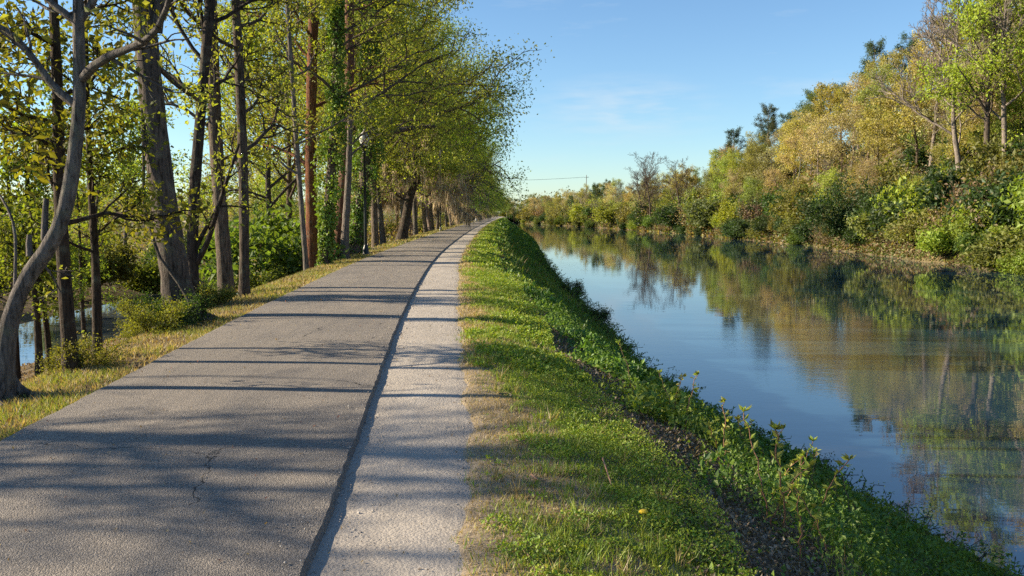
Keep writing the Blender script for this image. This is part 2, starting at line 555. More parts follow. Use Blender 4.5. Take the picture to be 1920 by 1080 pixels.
class Tree:
    """limbs and twigs grown recursively, then leaves scattered round the twigs"""
    def __init__(s, seed):
        s.r = np.random.default_rng(seed)
        s.br = {}
        s.tips, s.clump = [], []
        s.hang = []
    def limb(s, P, Rd, k=6):
        P = np.asarray(P); Rd = np.asarray(Rd)
        s.br.setdefault((len(P), k), []).append((P, Rd))
    def trunk(s, pts, r0, r1, k=10, flare=.5, smooth=2, rough=.03):
        P = chaikin(pts, smooth)
        d = np.concatenate([[0], np.cumsum(np.linalg.norm(np.diff(P, axis=0), axis=1))])
        m = max(8, int(d[-1] / .22)); m = min(m, 70)
        q = np.linspace(0, d[-1], m)
        P = np.stack([np.interp(q, d, P[:, i]) for i in range(3)], 1)
        f = q / d[-1]
        Rd = r0 + (r1 - r0) * f + r0 * flare * np.exp(-q / (r0 * 2.2 + .05))
        Rd = Rd * (1 + rough * s.r.normal(size=m))
        s.limb(P, Rd, k)
        return P, Rd
    def side(s, P, Rd, t0, t1, count, L, ang, prm, lvl=1, az=None, up=0.0, asym=0.0):
        """count branches along a finished limb between fractions t0..t1"""
        m = len(P)
        ph = s.r.uniform(0, 6.28)
        for i in range(count):
            t = t0 + (t1 - t0) * (i + s.r.uniform(.2, .8)) / count
            j = min(m - 2, int(t * (m - 1)))
            d = unit(P[j + 1] - P[j])
            a = ph + i * 2.4 + s.r.normal() * .3 if az is None else s.r.choice(az) + s.r.normal() * .35
            h = np.array([math.cos(a), math.sin(a), 0]); h = unit(h - d * np.dot(h, d))
            an = ang + s.r.normal() * .12
            dd = unit(d * math.cos(an) + h * math.sin(an) + np.array([0, 0, up]))
            l = L * (1 - .45 * (t - t0) / max(t1 - t0, .01)) * s.r.uniform(.7, 1.2) * (1 + asym * math.cos(a))
            s.grow(P[j], dd, l, min(Rd[j] * .55, .012 + l * .014), lvl, prm)
    def grow(s, p, d, L, r, lvl, prm):
        n = prm['seg']
        pts = [np.asarray(p, float)]
        wig = prm.get('wig', .16)
        for i in range(n):
            d = unit(d + s.r.normal(size=3) * wig + np.array([0, 0, prm.get('up', .04)]))
            pts.append(pts[-1] + d * L / n)
        P = np.array(pts)
        Rd = np.linspace(r, max(r * .35, prm['rmin']), n + 1)
        last = lvl >= prm['levels']
        s.limb(P, Rd, 3 if last else 5)
        if last or lvl >= prm['levels'] - 1 and s.r.random() < .8:
            s.tips.append(P[1:]); s.clump.append(s.r.random())
        if prm.get('hang', 0) and lvl <= prm['levels'] - 1:
            s.hang.append(P[1:])
        if last:
            return
        c = prm['n'][min(lvl, len(prm['n']) - 1)]
        ph = s.r.uniform(0, 6.28)
        for i in range(c):
            t = .25 + .75 * (i + s.r.random()) / c
            j = min(n - 1, int(t * n)); q = P[j] + (P[j + 1] - P[j]) * (t * n - j if t * n - j < 1 else 1)
            dd = unit(P[j + 1] - P[j])
            a = ph + i * 2.4
            u = unit(np.cross(dd, [.3, .2, 1.0])); w = np.cross(dd, u)
            an = prm.get('ang', .8) + s.r.normal() * .15
            nd = dd * math.cos(an) + (u * math.cos(a) * 1.25 + w * math.sin(a) * .75) * math.sin(an)
            s.grow(q, unit(nd), L * prm.get('ratio', .5) * s.r.uniform(.65, 1.15) * (1.15 - .4 * t), max(r * .5, prm['rmin']), lvl + 1, prm)
    def bark_mesh(s, name):
        acc = Acc()
        for (n, k), lst in s.br.items():
            tubes(acc, np.stack([a for a, _ in lst]), np.stack([b for _, b in lst]), k)
        return acc.mesh(name, M_BARK, smooth=True)
    def leaf_mesh(s, name, count, size, sigma, asp=.55, flat=.35, droop=.2, material=None, zmin=None):
        acc = Acc()
        T = np.concatenate(s.tips)
        C = np.concatenate([np.full(len(t), c) for t, c in zip(s.tips, s.clump)])
        if name.startswith(('mossy', 'canopy')):
            C = C[T[:, 2] > 3.6]; T = T[T[:, 2] > 3.6]
        w = .45 + np.hypot(T[:, 0] - T[:, 0].mean(), T[:, 1] - T[:, 1].mean()); w = w / w.sum()
        i = s.r.choice(len(T), count, p=w)
        P = T[i] + s.r.normal(size=(count, 3)) * sigma
        if zmin is not None:
            P[:, 2] = np.maximum(P[:, 2], zmin + s.r.random(count) * .3)
        leaves(acc, P, size * s.r.uniform(.4, 1.4, count), asp, flat, droop, tint=np.clip(.55 * C[i] + .45 * s.r.random(count), 0, 1))
        return acc.mesh(name, material or M_LEAF, tint=True)
    def moss_mesh(s, name, count, lo, hi):
        acc = Acc()
        H = np.concatenate(s.hang)
        H = H[(H[:, 2] > 2.4) & (H[:, 2] < 7.6) & (np.hypot(H[:, 0], H[:, 1]) < 6.0)]
        m = max(1, count // 14)
        h = H[s.r.integers(0, len(H), m)]
        hl = s.r.uniform(lo, hi, m)
        i = np.repeat(np.arange(m), 14); count = len(i)
        P = h[i] + s.r.normal(size=(count, 3)) * np.array([.13, .13, .06])
        L = (hl[i] * s.r.uniform(.3, 1.0, count))[:, None]
        a = s.r.uniform(0, 6.28, count); w = np.stack([np.cos(a), np.sin(a), 0 * a], 1) * s.r.uniform(.03, .10, count)[:, None]
        sw = s.r.normal(size=(count, 3)) * .16 * L; sw[:, 2] = 0
        V = np.stack([P - w * .5, P + w * .6, P + sw * .6 + w * .7 - [0, 0, .45] * L, P + sw * 1.3 - [0, 0, 1.] * L], 1)
        acc.add(V.reshape(-1, 3), np.arange(4 * count).reshape(count, 4), s.r.random(count))
        return acc.mesh(name, M_MOSS, tint=True)

# ------------------------------------------------------------------ objects
AUTO = []                                 # things whose label is finished once all of a look are known
def link(name, me, parent=None, color=None):
    o = bpy.data.objects.new(name, me)
    COL.objects.link(o)
    if parent is not None:
        o.parent = parent
    if color is not None:
        o.color = tuple(color) + (1,)
    return o

def thing(name, label, cat, loc=(0, 0, 0), rz=0.0, sc=1.0, group=None):
    o = bpy.data.objects.new(name, None)
    o.empty_display_size = .3
    COL.objects.link(o)
    o.location = loc; o.rotation_euler = (0, 0, rz); o.scale = (sc,) * 3 if np.isscalar(sc) else sc
    o['label'] = label; o['category'] = cat
    if group:
        o['group'] = group
    return o

def tag(o, label, cat, group=None):
    o['label'] = label; o['category'] = cat
    if group:
        o['group'] = group
    return o

def struct(o, kind='structure'):
    o['kind'] = kind
    return o

def jit(c, a=.12):
    k = 1 + rng.normal() * a
    return tuple(max(.004, x * k * (1 + rng.normal() * a * .5)) for x in c)

def plant(name, meshes, look, place, cat, loc, rz, sc, leafc, barkc, group, tops=None):
    """one tree or shrub from shared meshes: (part name, mesh, what it is)"""
    o = thing(name, '', cat, loc, rz, sc, group)
    for pn, me, kind in meshes:
        link(pn, me, o, jit(leafc) if kind == 'leaf' else ((.50, .42, .31) if kind == 'moss' else jit(barkc, .15)))
    AUTO.append((o, look, place))
    return o

# ------------------------------------------------------------------ ground, path, water
def frange(segs):
    out = []
    for a, b, n in segs:
        out += list(np.linspace(a, b, n, endpoint=False))
    return np.array(out + [segs[-1][1]])
ROWS = frange([(-25, 2, 30), (2, 20, 150), (20, 60, 130), (60, 160, 120), (160, 420, 110), (420, 1400, 30)])

def strip(name, lo, hi, ncol, material, zf=ground, power=1.0):
    f = np.linspace(0, 1, ncol) ** power
    Y = np.repeat(ROWS[:, None], ncol, 1)
    A, B = lo(ROWS)[:, None], hi(ROWS)[:, None]
    X = A + (B - A) * f
    eps = 1e-4
    Xe = np.clip(X, A + eps, B - eps)
    Z = zf(Xe, Y)
    V = np.stack([X, Y, Z], -1).reshape(-1, 3)
    i = np.arange(len(V)).reshape(len(ROWS), ncol)
    F = np.stack([i[:-1, :-1], i[:-1, 1:], i[1:, 1:], i[1:, :-1]], -1).reshape(-1, 4)
    acc = Acc(); acc.add(V, F)
    return struct(link(name, acc.mesh(name, material, smooth=True)))

one = lambda y: np.ones_like(np.asarray(y, float))
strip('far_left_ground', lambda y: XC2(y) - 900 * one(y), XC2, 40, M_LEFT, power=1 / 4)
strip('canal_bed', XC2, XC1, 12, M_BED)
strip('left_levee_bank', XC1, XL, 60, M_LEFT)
strip('levee_crest', XL, SH, 90, M_LEVEE)
strip('right_levee_slope', SH, XW, 60, M_SLOPE)
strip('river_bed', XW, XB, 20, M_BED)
strip('right_hillside', XB, lambda y: XB(y) + 70, 50, M_HILL)
strip('right_plateau', lambda y: XB(y) + 70, lambda y: XB(y) + 1000, 12, M_HILL, power=3)

def slab(name, lo, hi, z, ncol, material, jag, skirt, drop=0.0):
    f = np.linspace(0, 1, ncol)
    rows = frange([(-25, 2, 20), (2, 14, 500), (14, 40, 400), (40, 160, 240), (160, 430, 100)])
    jl = lo(rows) + jag * (fnoise(rows * 0, rows, .11, 1) + .8 * fnoise(rows * 0, rows, .5, 2)); jr = hi(rows) + jag * (fnoise(rows * 0, rows, .09, 5) + 1.0 * fnoise(rows * 0, rows, .6, 3))
    X = jl[:, None] + (jr - jl)[:, None] * f
    Y = np.repeat(rows[:, None], ncol, 1)
    Z = z + .012 * np.sin(f * np.pi)[None] + .006 * fnoise(X, Y, .8, 2) + drop * np.clip(f * 4 - 3, 0, 1)[None] ** 2 + .004 * fnoise(X, Y, .16, 4) * (drop != 0)
    X = np.concatenate([X[:, :1] - skirt * .5, X, X[:, -1:] + skirt * .5], 1)
    Y = np.concatenate([Y[:, :1], Y, Y[:, -1:]], 1)
    Z = np.concatenate([Z[:, :1] - skirt, Z, Z[:, -1:] - skirt], 1)
    V = np.stack([X, Y, Z], -1).reshape(-1, 3)
    i = np.arange(len(V)).reshape(len(rows), ncol + 2)
    F = np.stack([i[:-1, :-1], i[:-1, 1:], i[1:, 1:], i[1:, :-1]], -1).reshape(-1, 4)
    acc = Acc(); acc.add(V, F)
    return struct(link(name, acc.mesh(name, material, smooth=False)))
M_ASPH, M_GRAV = asphalt_material(), gravel_material()
slab('asphalt_path', XL, XM, .045, 10, M_ASPH, .008, .065)
slab('gravel_path', lambda y: XM(y) - .06, lambda y: XR(y) + .10, .0, 14, M_GRAV, .012, .05, -.028)

M_WATER = water_material('river water', (.018, .045, .072), 2.05, .40)
M_CANAL = water_material('canal water', (.07, .085, .085), 2.0, 1.6)
def sheet(name, lo, hi, material):
    rows = frange([(-60, 100, 40), (100, 440, 60)])
    V, F = [], []
    for y in rows:
        V += [(float(lo(y)), y, ZW), (float(hi(y)), y, ZW)]
    for i in range(len(rows) - 1):
        F.append((2 * i, 2 * i + 1, 2 * i + 3, 2 * i + 2))
    acc = Acc(); acc.add(V, F)
    return struct(link(name, acc.mesh(name, material)))
sheet('river_water', lambda y: XW(y) - .6, lambda y: XB(y) + .8, M_WATER)
sheet('canal_water', lambda y: XC2(y) - .9, lambda y: XC1(y) + .6, M_CANAL)

# ------------------------------------------------------------------ ground cover
def scatter(y0, y1, lo, hi, n, ypow=1.0):
    y = y0 * (y1 / y0) ** rng.random(n) if ypow == 'log' else y0 + (y1 - y0) * rng.random(n) ** ypow
    f = rng.random(n)
    return lo(y) + (hi(y) - lo(y)) * f, y, f

def pick(cols, n, w=None):
    cols = np.array(cols)
    return cols[rng.choice(len(cols), n, p=w)] * rng.uniform(.7, 1.3, (n, 1))

def blades(acc, x, y, z, h, wd, col):
    n = len(x)
    a = rng.uniform(0, 6.28, n)
    ln = rng.normal(size=(n, 2)) * .45
    p = np.stack([x, y, z], 1)
    w = np.stack([np.cos(a), np.sin(a), 0 * a], 1) * np.asarray(wd)[:, None] * .5
    tip = p + np.stack([ln[:, 0] * h, ln[:, 1] * h, h], 1)
    V = np.stack([p - w, p + w, tip], 1)
    acc.add(V.reshape(-1, 3), np.arange(3 * n).reshape(n, 3), None, col)

# shoulder of clover, weeds and dry grass between gravel and slope
acc = Acc()
GREEN = [(.20, .29, .03), (.25, .32, .04), (.15, .24, .03), (.28, .31, .06)]
DRY = [(.40, .31, .17), (.33, .25, .13), (.46, .38, .23), (.28, .21, .11)]
for y0, y1, n, hs, ws in ((2.6, 9, 90000, .035, .006), (9, 24, 70000, .06, .012), (24, 80, 40000, .09, .03), (80, 300, 25000, .14, .09)):
    x, y, f = scatter(y0, y1, lambda q: XR(q) - .30, lambda q: SH(q) + .12, n, 'log')
    o = x - XR(y)
    g = fnoise(x, y * .6, .35, 3) * .45 + fnoise(x, y, .11, 4) * .3 + fnoise(x, y, 1.1, 8) * .25 + (o - .36) * .8
    keep = rng.random(n) < np.clip((o + .30) / .55, .0, 1) ** 1.5
    isg = g + rng.normal(size=n) * .18 > .03
    c = np.where(isg[:, None], pick(GREEN, n), pick(DRY, n))
    h = hs * rng.uniform(.4, 1.4, n) * np.where(isg, 1.1, .7)
    x, y, c, h = x[keep], y[keep], c[keep], h[keep]
    blades(acc, x, y, ground(x, y) - .005, h, ws * rng.uniform(.6, 1.5, len(x)), c)
for y0, y1, n, sz in ((2.6, 9, 60000, .017), (9, 26, 42000, .036), (26, 90, 22000, .09)):
    x, y, f = scatter(y0, y1, lambda q: XR(q) + .0, lambda q: SH(q) + .22, n, 'log')
    o = x - XR(y)
    g = fnoise(x, y * .6, .35, 3) * .45 + fnoise(x, y, .12, 9) * .45 + fnoise(x, y, 1.1, 8) * .35 + (o - .48) * .75
    keep = g + rng.normal(size=n) * .12 > .02
    x, y = x[keep], y[keep]
    m = len(x)
    hz = .02 + .09 * np.clip(g[keep], 0, 1) * rng.random(m) * np.minimum(2, 1 + y / 15)
    leaves(acc, np.stack([x, y, ground(x, y) + hz], 1), sz * rng.uniform(.6, 1.4, m), .75, .6, 0, None, pick([(.23, .33, .035), (.18, .29, .03), (.29, .34, .04)], m))
# taller tufts and dead stalks
for n, lo, hi, hs, cols in ((260, .25, 1.25, .10, GREEN), (110, .1, 1.2, .11, DRY)):
    y = 2.8 * (34 / 2.8) ** rng.random(n); x = XR(y) + rng.uniform(lo, hi, n)
    i = np.repeat(np.arange(n), 16); m = len(i)
    xx, yy = x[i] + rng.normal(size=m) * .025, y[i] + rng.normal(size=m) * .025
    blades(acc, xx, yy, ground(xx, yy), hs * rng.uniform(.4, 1.2, m) * rng.uniform(.6, 1.3, n)[i], .006 + .0004 * yy, pick(cols, m))
struct(link('shoulder_grass', acc.mesh('shoulder_grass', M_VEG, col=True)), 'stuff')

# grass verge left of the asphalt
acc = Acc()
for y0, y1, n, hs, ws in ((5, 16, 60000, .06, .010), (16, 40, 45000, .09, .022), (40, 220, 30000, .14, .07)):
    x, y, f = scatter(y0, y1, lambda q: XL(q) - 2.6, lambda q: XL(q) + .03, n, 'log')
    o = XL(y) - x
    g = fnoise(x, y, .5, 8) * .5 + fnoise(x, y, .13, 2) * .3
    keep = (rng.random(n) < np.where(g > -.12, 1, .22)) & (rng.random(n) < np.clip(1.5 - o * .4, .25, 1))
    isg = g + rng.normal(size=n) * .2 > .12
    c = np.where(isg[:, None], pick([(.21, .25, .045), (.27, .28, .06), (.17, .22, .035)], n), pick(DRY, n))
    x, y, c, h = x[keep], y[keep], c[keep], (hs * rng.uniform(.4, 1.4, n))[keep]
    blades(acc, x, y, ground(x, y) - .006, h, ws * rng.uniform(.6, 1.5, len(x)), c)
x, y, f = scatter(5, 60, lambda q: XL(q) - 9, lambda q: XL(q) - .1, 26000, 'log')
leaves(acc, np.stack([x, y, ground(x, y) + .012], 1), (.03 + .0022 * y) * rng.uniform(.6, 1.3, len(x)), .55, .85, 0, None, pick([(.20, .13, .07), (.14, .085, .045), (.26, .18, .10)], len(x)))
struct(link('verge_grass', acc.mesh('verge_grass', M_VEG, col=True)), 'stuff')

# leaf litter in the bare gully along the top of the slope
acc = Acc()
x, y, f = scatter(3, 60, lambda q: SH(q) - .12, lambda q: SH(q) + 1.05, 46000, 'log')
c = pick([(.20, .15, .10), (.28, .22, .16), (.12, .09, .06), (.36, .30, .23)], len(x))
leaves(acc, np.stack([x, y, ground(x, y) + .01 + .015 * rng.random(len(x))], 1), (.022 + .002 * y) * rng.uniform(.6, 1.4, len(x)), .5, .7, 0, None, c)
struct(link('leaf_litter', acc.mesh('leaf_litter', M_VEG, col=True)), 'stuff')

# blown leaves and twigs on the path, loose stones on the gravel
acc = Acc()
x, y, f = scatter(3, 60, lambda q: XL(q) + .05, lambda q: XM(q) - .03, 420, 'log')
zb = .045 + .012 * np.sin(f * np.pi) + .012
leaves(acc, np.stack([x, y, zb], 1), (.02 + .0012 * y) * rng.uniform(.4, 1.3, len(x)), .5, .85, 0, None, pick([(.30, .20, .12), (.16, .10, .06), (.42, .32, .20), (.35, .14, .10)], len(x)))
x, y, f = scatter(3, 40, lambda q: XM(q) + .04, lambda q: XR(q) + .15, 360, 'log')
leaves(acc, np.stack([x, y, .016 + 0 * x], 1), (.016 + .001 * y) * rng.uniform(.4, 1.4, len(x)), .5, .85, 0, None, pick([(.22, .15, .09), (.13, .09, .06), (.36, .28, .17)], len(x)))
struct(link('fallen_leaves', acc.mesh('fallen_leaves', M_VEG, col=True)), 'stuff')
acc = Acc()
n = 5200
x, y, f = scatter(2.8, 22, lambda q: XM(q) + .015, lambda q: XR(q) + .12, n, 'log')
f2 = rng.random(n) < .35
x = np.where(f2, np.where(rng.random(n) < .6, XM(y) + .01 + rng.normal(size=n) * .09, XR(y) + .06 - np.abs(rng.normal(size=n)) * .10), x)
r_ = rng.uniform(.002, .005, n) * (1 + 1.2 * (rng.random(n) < .06)) * (.7 + y / 14)
oct_ = np.array([(1, 0, 0), (0, 1, 0), (-1, 0, 0), (0, -1, 0), (0, 0, .8), (0, 0, -.8)], float)
V = oct_[None] * (r_[:, None] * rng.uniform(.6, 1.3, (n, 6)))[..., None] + np.stack([x, y, np.where(x < XM(y), .058, .008)], 1)[:, None]
F = np.array([(0, 1, 4), (1, 2, 4), (2, 3, 4), (3, 0, 4), (1, 0, 5), (2, 1, 5), (3, 2, 5), (0, 3, 5)])
acc.add(V.reshape(-1, 3), (np.arange(n)[:, None, None] * 6 + F).reshape(-1, 3), None, np.repeat(pick([(.40, .36, .31), (.28, .25, .22), (.48, .44, .39), (.20, .18, .17)], n), 8, 0))
m, nn_, out = mat('loose stones')
pp = N(nn_, 'ShaderNodeBsdfPrincipled', Roughness=.9)
nn_.links.new(attr(nn_, 'col', 'Color'), pp.inputs['Base Color'])
nn_.links.new(pp.outputs[0], out.inputs['Surface'])
struct(link('loose_gravel', acc.mesh('loose_gravel', m, col=True)), 'stuff')

# vines and weeds over the slope down to the river
acc = Acc()
VINE = [(.14, .25, .035), (.11, .21, .03), (.19, .29, .04), (.085, .17, .03)]
for y0, y1, n, sz in ((2.6, 8, 70000, .048), (8, 18, 90000, .062), (18, 45, 80000, .10), (45, 120, 60000, .18), (120, 330, 40000, .38)):
    x, y, f = scatter(y0, y1, lambda q: SH(q) - .1, lambda q: XW(q) + .25, n, 'log')
    o = x - SH(y)
    edge = np.clip((o - .50 + np.clip((y - 7) / 22, 0, .42) + .34 * fnoise(x, y, .8, 6) + .14 * fnoise(x, y, .25, 2)) / .45, 0, 1)
    edge = np.where(y > 30, np.maximum(edge, np.clip((y - 30) / 40, 0, 1)), edge)
    lump = .5 + .5 * fnoise(x, y, .55, 1) + .35 * fnoise(x, y, .2, 8)
    keep = rng.random(n) < np.maximum(edge, .10 * (o > -.05)) * np.clip(.55 + lump * .6, .15, 1)
    x, y, lump, edge = x[keep], y[keep], lump[keep], edge[keep]
    m = len(x)
    near = np.clip((45 - y) / 25, .25, 1)
    hz = np.maximum(edge, .12) * (.05 + .38 * np.clip(lump, 0, 1.3) * near) * rng.random(m) ** .6
    z = np.maximum(ground(x, y), ZW + .02) + hz
    hue = fnoise(x, y, 2.2, 12)
    c = pick(VINE, m) * np.where(hue[:, None] > .2, np.array([1.45, 1.15, 1.0]), np.where(hue[:, None] < -.35, np.array([.75, .85, .9]), np.array([1., 1., 1.])))
    leaves(acc, np.stack([x, y, z], 1), sz * rng.uniform(.35, 1.5, m) * np.where(fnoise(x, y, .7, 20) > .1, 1.15, .75), .55, .45, .1, None, c)
for y0, y1, n, hs, ws in ((2.8, 9, 7000, .15, .008), (9, 26, 9000, .19, .014), (26, 90, 16000, .28, .04)):
    x, y, f = scatter(y0, y1, lambda q: SH(q) + .8, lambda q: XW(q) + .1, n, 'log')
    pch = fnoise(x, y, .9, 14) + .5 * fnoise(x, y, .33, 2)
    keep = rng.random(n) < np.clip(pch * .9 + .15, .03, 1)
    x, y, pch = x[keep], y[keep], pch[keep]
    m = len(x)
    dead = rng.random(m) < .16
    c = np.where(dead[:, None], pick([(.30, .22, .12), (.38, .30, .18), (.22, .15, .08)], m), pick([(.16, .26, .04), (.22, .30, .05), (.12, .22, .03)], m))
    blades(acc, x, y, np.maximum(ground(x, y), ZW) + .05, hs * rng.uniform(.5, 1.6, m), ws * rng.uniform(.6, 1.5, m), c)
# long trailing sprays at the water's edge
for i in range(900):
    y = float(3.5 * (90 / 3.5) ** rng.random())
    x = float(XW(y)) - rng.random() * .8
    L = rng.uniform(.25, .75) * min(1.6, .7 + y / 50)
    d = unit(np.array([rng.uniform(.1, 1), rng.normal() * .6, rng.uniform(.5, 1.4)]))
    k = 16
    t = np.linspace(.1, 1, k)[:, None]
    p = np.array([x, y, max(float(ground(x, y)), ZW) + .12]) + d * L * t + np.array([0, 0, -.35 * L]) * t ** 2 + rng.normal(size=(k, 3)) * .03
    leaves(acc, p, (.05 + .0012 * y) * rng.uniform(.6, 1.2, k), .38, .3, .2, None, pick(VINE, k))
    q = np.stack([p[0], p[5], p[10], p[-1]])[None]
    acc2n = acc.n
    a = Acc(); tubes(a, q, np.full((1, 4), .004 + .0001 * y), 3)
    acc.add(a.v[0], a.f4[0], None, np.array([.07, .055, .03]))
struct(link('slope_vines', acc.mesh('slope_vines', M_VEG, col=True)), 'stuff')

# undergrowth on the hillside and along the left woods
acc = Acc()
def under(n, lo, hi, y0, y1, sz, hmax, cols, w=None, zoff=0):
    y = y0 * (y1 / y0) ** rng.random(n)
    x = lo(y) + (hi(y) - lo(y)) * rng.random(n) ** 1.4
    lump = np.clip(.5 + .6 * fnoise(x, y, 1.6, 3) + .3 * fnoise(x, y, .6, 1), .05, 1.3)
    z = np.maximum(ground(x, y), ZW) + hmax * lump * rng.random(n) + zoff
    leaves(acc, np.stack([x, y, z], 1), sz * rng.uniform(.6, 1.4, n) * np.clip(y / 60, .45, 3), .55, .35, .1, None, pick(cols, n, w))
under(70000, XB, lambda q: XB(q) + 42, 45, 420, .26, .9, [(.20, .22, .05), (.29, .22, .09), (.15, .20, .05), (.34, .27, .13)])
under(26000, XB, lambda q: XB(q) + 3, 45, 420, .22, 1.3, [(.09, .13, .03), (.13, .15, .04), (.20, .14, .08), (.14, .09, .055)])
struct(link('hillside_undergrowth', acc.mesh('hillside_undergrowth', M_VEG, col=True)), 'stuff')
acc = Acc()
under(40000, lambda q: XC2(q) - 1.0, lambda q: XC2(q) - 26, 14, 220, .24, 1.1, [(.17, .19, .05), (.24, .22, .07), (.28, .30, .06), (.25, .18, .09)])
under(14000, lambda q: XL(q) - 7.5, lambda q: XL(q) - 3.0, 24, 220, .22, 1.3, [(.24, .25, .07), (.30, .25, .12), (.22, .28, .06), (.28, .22, .12)])
struct(link('left_bank_undergrowth', acc.mesh('left_bank_undergrowth', M_VEG, col=True)), 'stuff')

# ------------------------------------------------------------------ tree kinds (shared meshes)
def make_tree(seed, H, r0, spread, bare, prm, nbr, lean=0.0, leaf=None, moss=None, ang=.95, k=8, tname='tree', asym=0.0):
    t = Tree(seed)
    q = np.linspace(0, 1, 6)
    w = np.cumsum(t.r.normal(size=(6, 2)) * .018 * H, 0); w[0] = 0
    pts = np.stack([w[:, 0] + lean * q ** 1.3, w[:, 1], q * H - .25 * (q == 0)], 1)
    P, Rd = t.trunk(pts, r0, r0 * .16, k)
    t.side(P, Rd, bare, .97, nbr, spread, ang, prm, asym=asym)
    out = [('trunk', t.bark_mesh(tname + '_wood'), 'bark')]
    if leaf:
        out.append(('crown', t.leaf_mesh(tname + '_leaves', *leaf), 'leaf'))
    if moss:
        out.append(('moss', t.moss_mesh(tname + '_moss', *moss), 'moss'))
    return out

P_HILL = dict(seg=5, levels=3, n=[0, 6, 4], rmin=.016, wig=.20, up=.06, ratio=.48, ang=.8)
P_CAN = dict(seg=6, levels=3, n=[0, 8, 6], rmin=.010, wig=.17, up=.03, ratio=.46, ang=.85)
P_MOSS = dict(seg=6, levels=3, n=[0, 8, 6], rmin=.010, wig=.2, up=.0, ratio=.46, ang=.85, hang=1)
P_BARE = dict(seg=6, levels=4, n=[0, 6, 5, 4], rmin=.014, wig=.17, up=.07, ratio=.52, ang=.65)
P_SPR = dict(seg=6, levels=3, n=[0, 7, 5], rmin=.005, wig=.16, up=.02, ratio=.45, ang=.8)

hill_kinds = [make_tree(101 + i, 15, .20, 4.6, .34, P_HILL, 17, leaf=(6600, .32, .36), tname='hill_tree') for i in range(4)]
low_kinds = [make_tree(111 + i, 11, .17, 4.4, .10, P_HILL, 18, leaf=(6800, .29, .38), tname='low_tree') for i in range(3)]
thin_kinds = [make_tree(121 + i, 14, .17, 4.2, .40, P_HILL, 14, leaf=(3800, .25, .36), tname='thin_tree') for i in range(2)]
bare_kinds = [make_tree(131 + i, 15, .22, 5.0, .30, P_BARE, 13, ang=.8, tname='bare_tree') for i in range(2)]
canopy_kinds = [make_tree(141 + i, 19, .24, 7.6, .26, P_CAN, 22, lean=1.5, leaf=(21000, .18, .40), moss=None, tname='canopy_tree', asym=.42) for i in range(3)]
mossy_kinds = [make_tree(151 + i, 18, .27, 7.4, .20, P_MOSS, 22, lean=1.5, leaf=(17000, .185, .40), moss=(9500, .5, 2.0), tname='mossy_tree', asym=.40) for i in range(2)]

def make_pine(seed):
    t = Tree(seed)
    P, Rd = t.trunk(np.array([(0, 0, -.2), (.1, .05, 6), (-.1, .1, 12), (.1, 0, 18)]), .2, .05, 8)
    prm = dict(seg=4, levels=2, n=[0, 5], rmin=.02, wig=.14, up=.10, ratio=.42, ang=.7)
    t.side(P, Rd, .58, .99, 20, 3.3, 1.15, prm)
    return [('trunk', t.bark_mesh('pine_wood'), 'bark'), ('crown', t.leaf_mesh('pine_needles', 6500, .38, .26, .22, .2, -.3), 'leaf')]
pine_kinds = [make_pine(161), make_pine(162)]

def make_bush(seed, n, size, sig, stems=9, h=2.0, tname='bush', bare=False, asp=.55):
    t = Tree(seed)
    prm = dict(seg=4, levels=3, n=[0, 5, 4], rmin=.006, wig=.22, up=.05, ratio=.5, ang=.7)
    for i in range(stems):
        a = i * 2.4 + t.r.normal() * .3
        s = t.r.uniform(.25, 1.1)
        d = unit(np.array([math.cos(a) * s, math.sin(a) * s, 1]))
        t.grow(np.array([math.cos(a) * .12, math.sin(a) * .12, -.1]), d, h * t.r.uniform(.55, 1.0), .03, 1, prm)
    out = [('stems', t.bark_mesh(tname + '_wood'), 'bark')]
    if not bare:
        out.append(('foliage', t.leaf_mesh(tname + '_leaves', n, size, sig, asp, .35, .15, None, .05), 'leaf'))
    return out
bush_kinds = [make_bush(171 + i, 5200, .21, .26, tname='shrub') for i in range(3)]
twig_kinds = [make_bush(181 + i, 700, .16, .2, stems=16, h=2.3, tname='twiggy_shrub') for i in range(2)]
big_ever = [make_bush(175 + i, 9000, .30, .42, stems=13, h=6.2, tname='evergreen') for i in range(2)]
fine_bush = [make_bush(191 + i, 6500, .085, .15, stems=10, h=1.5, tname='leafy_shrub') for i in range(2)]

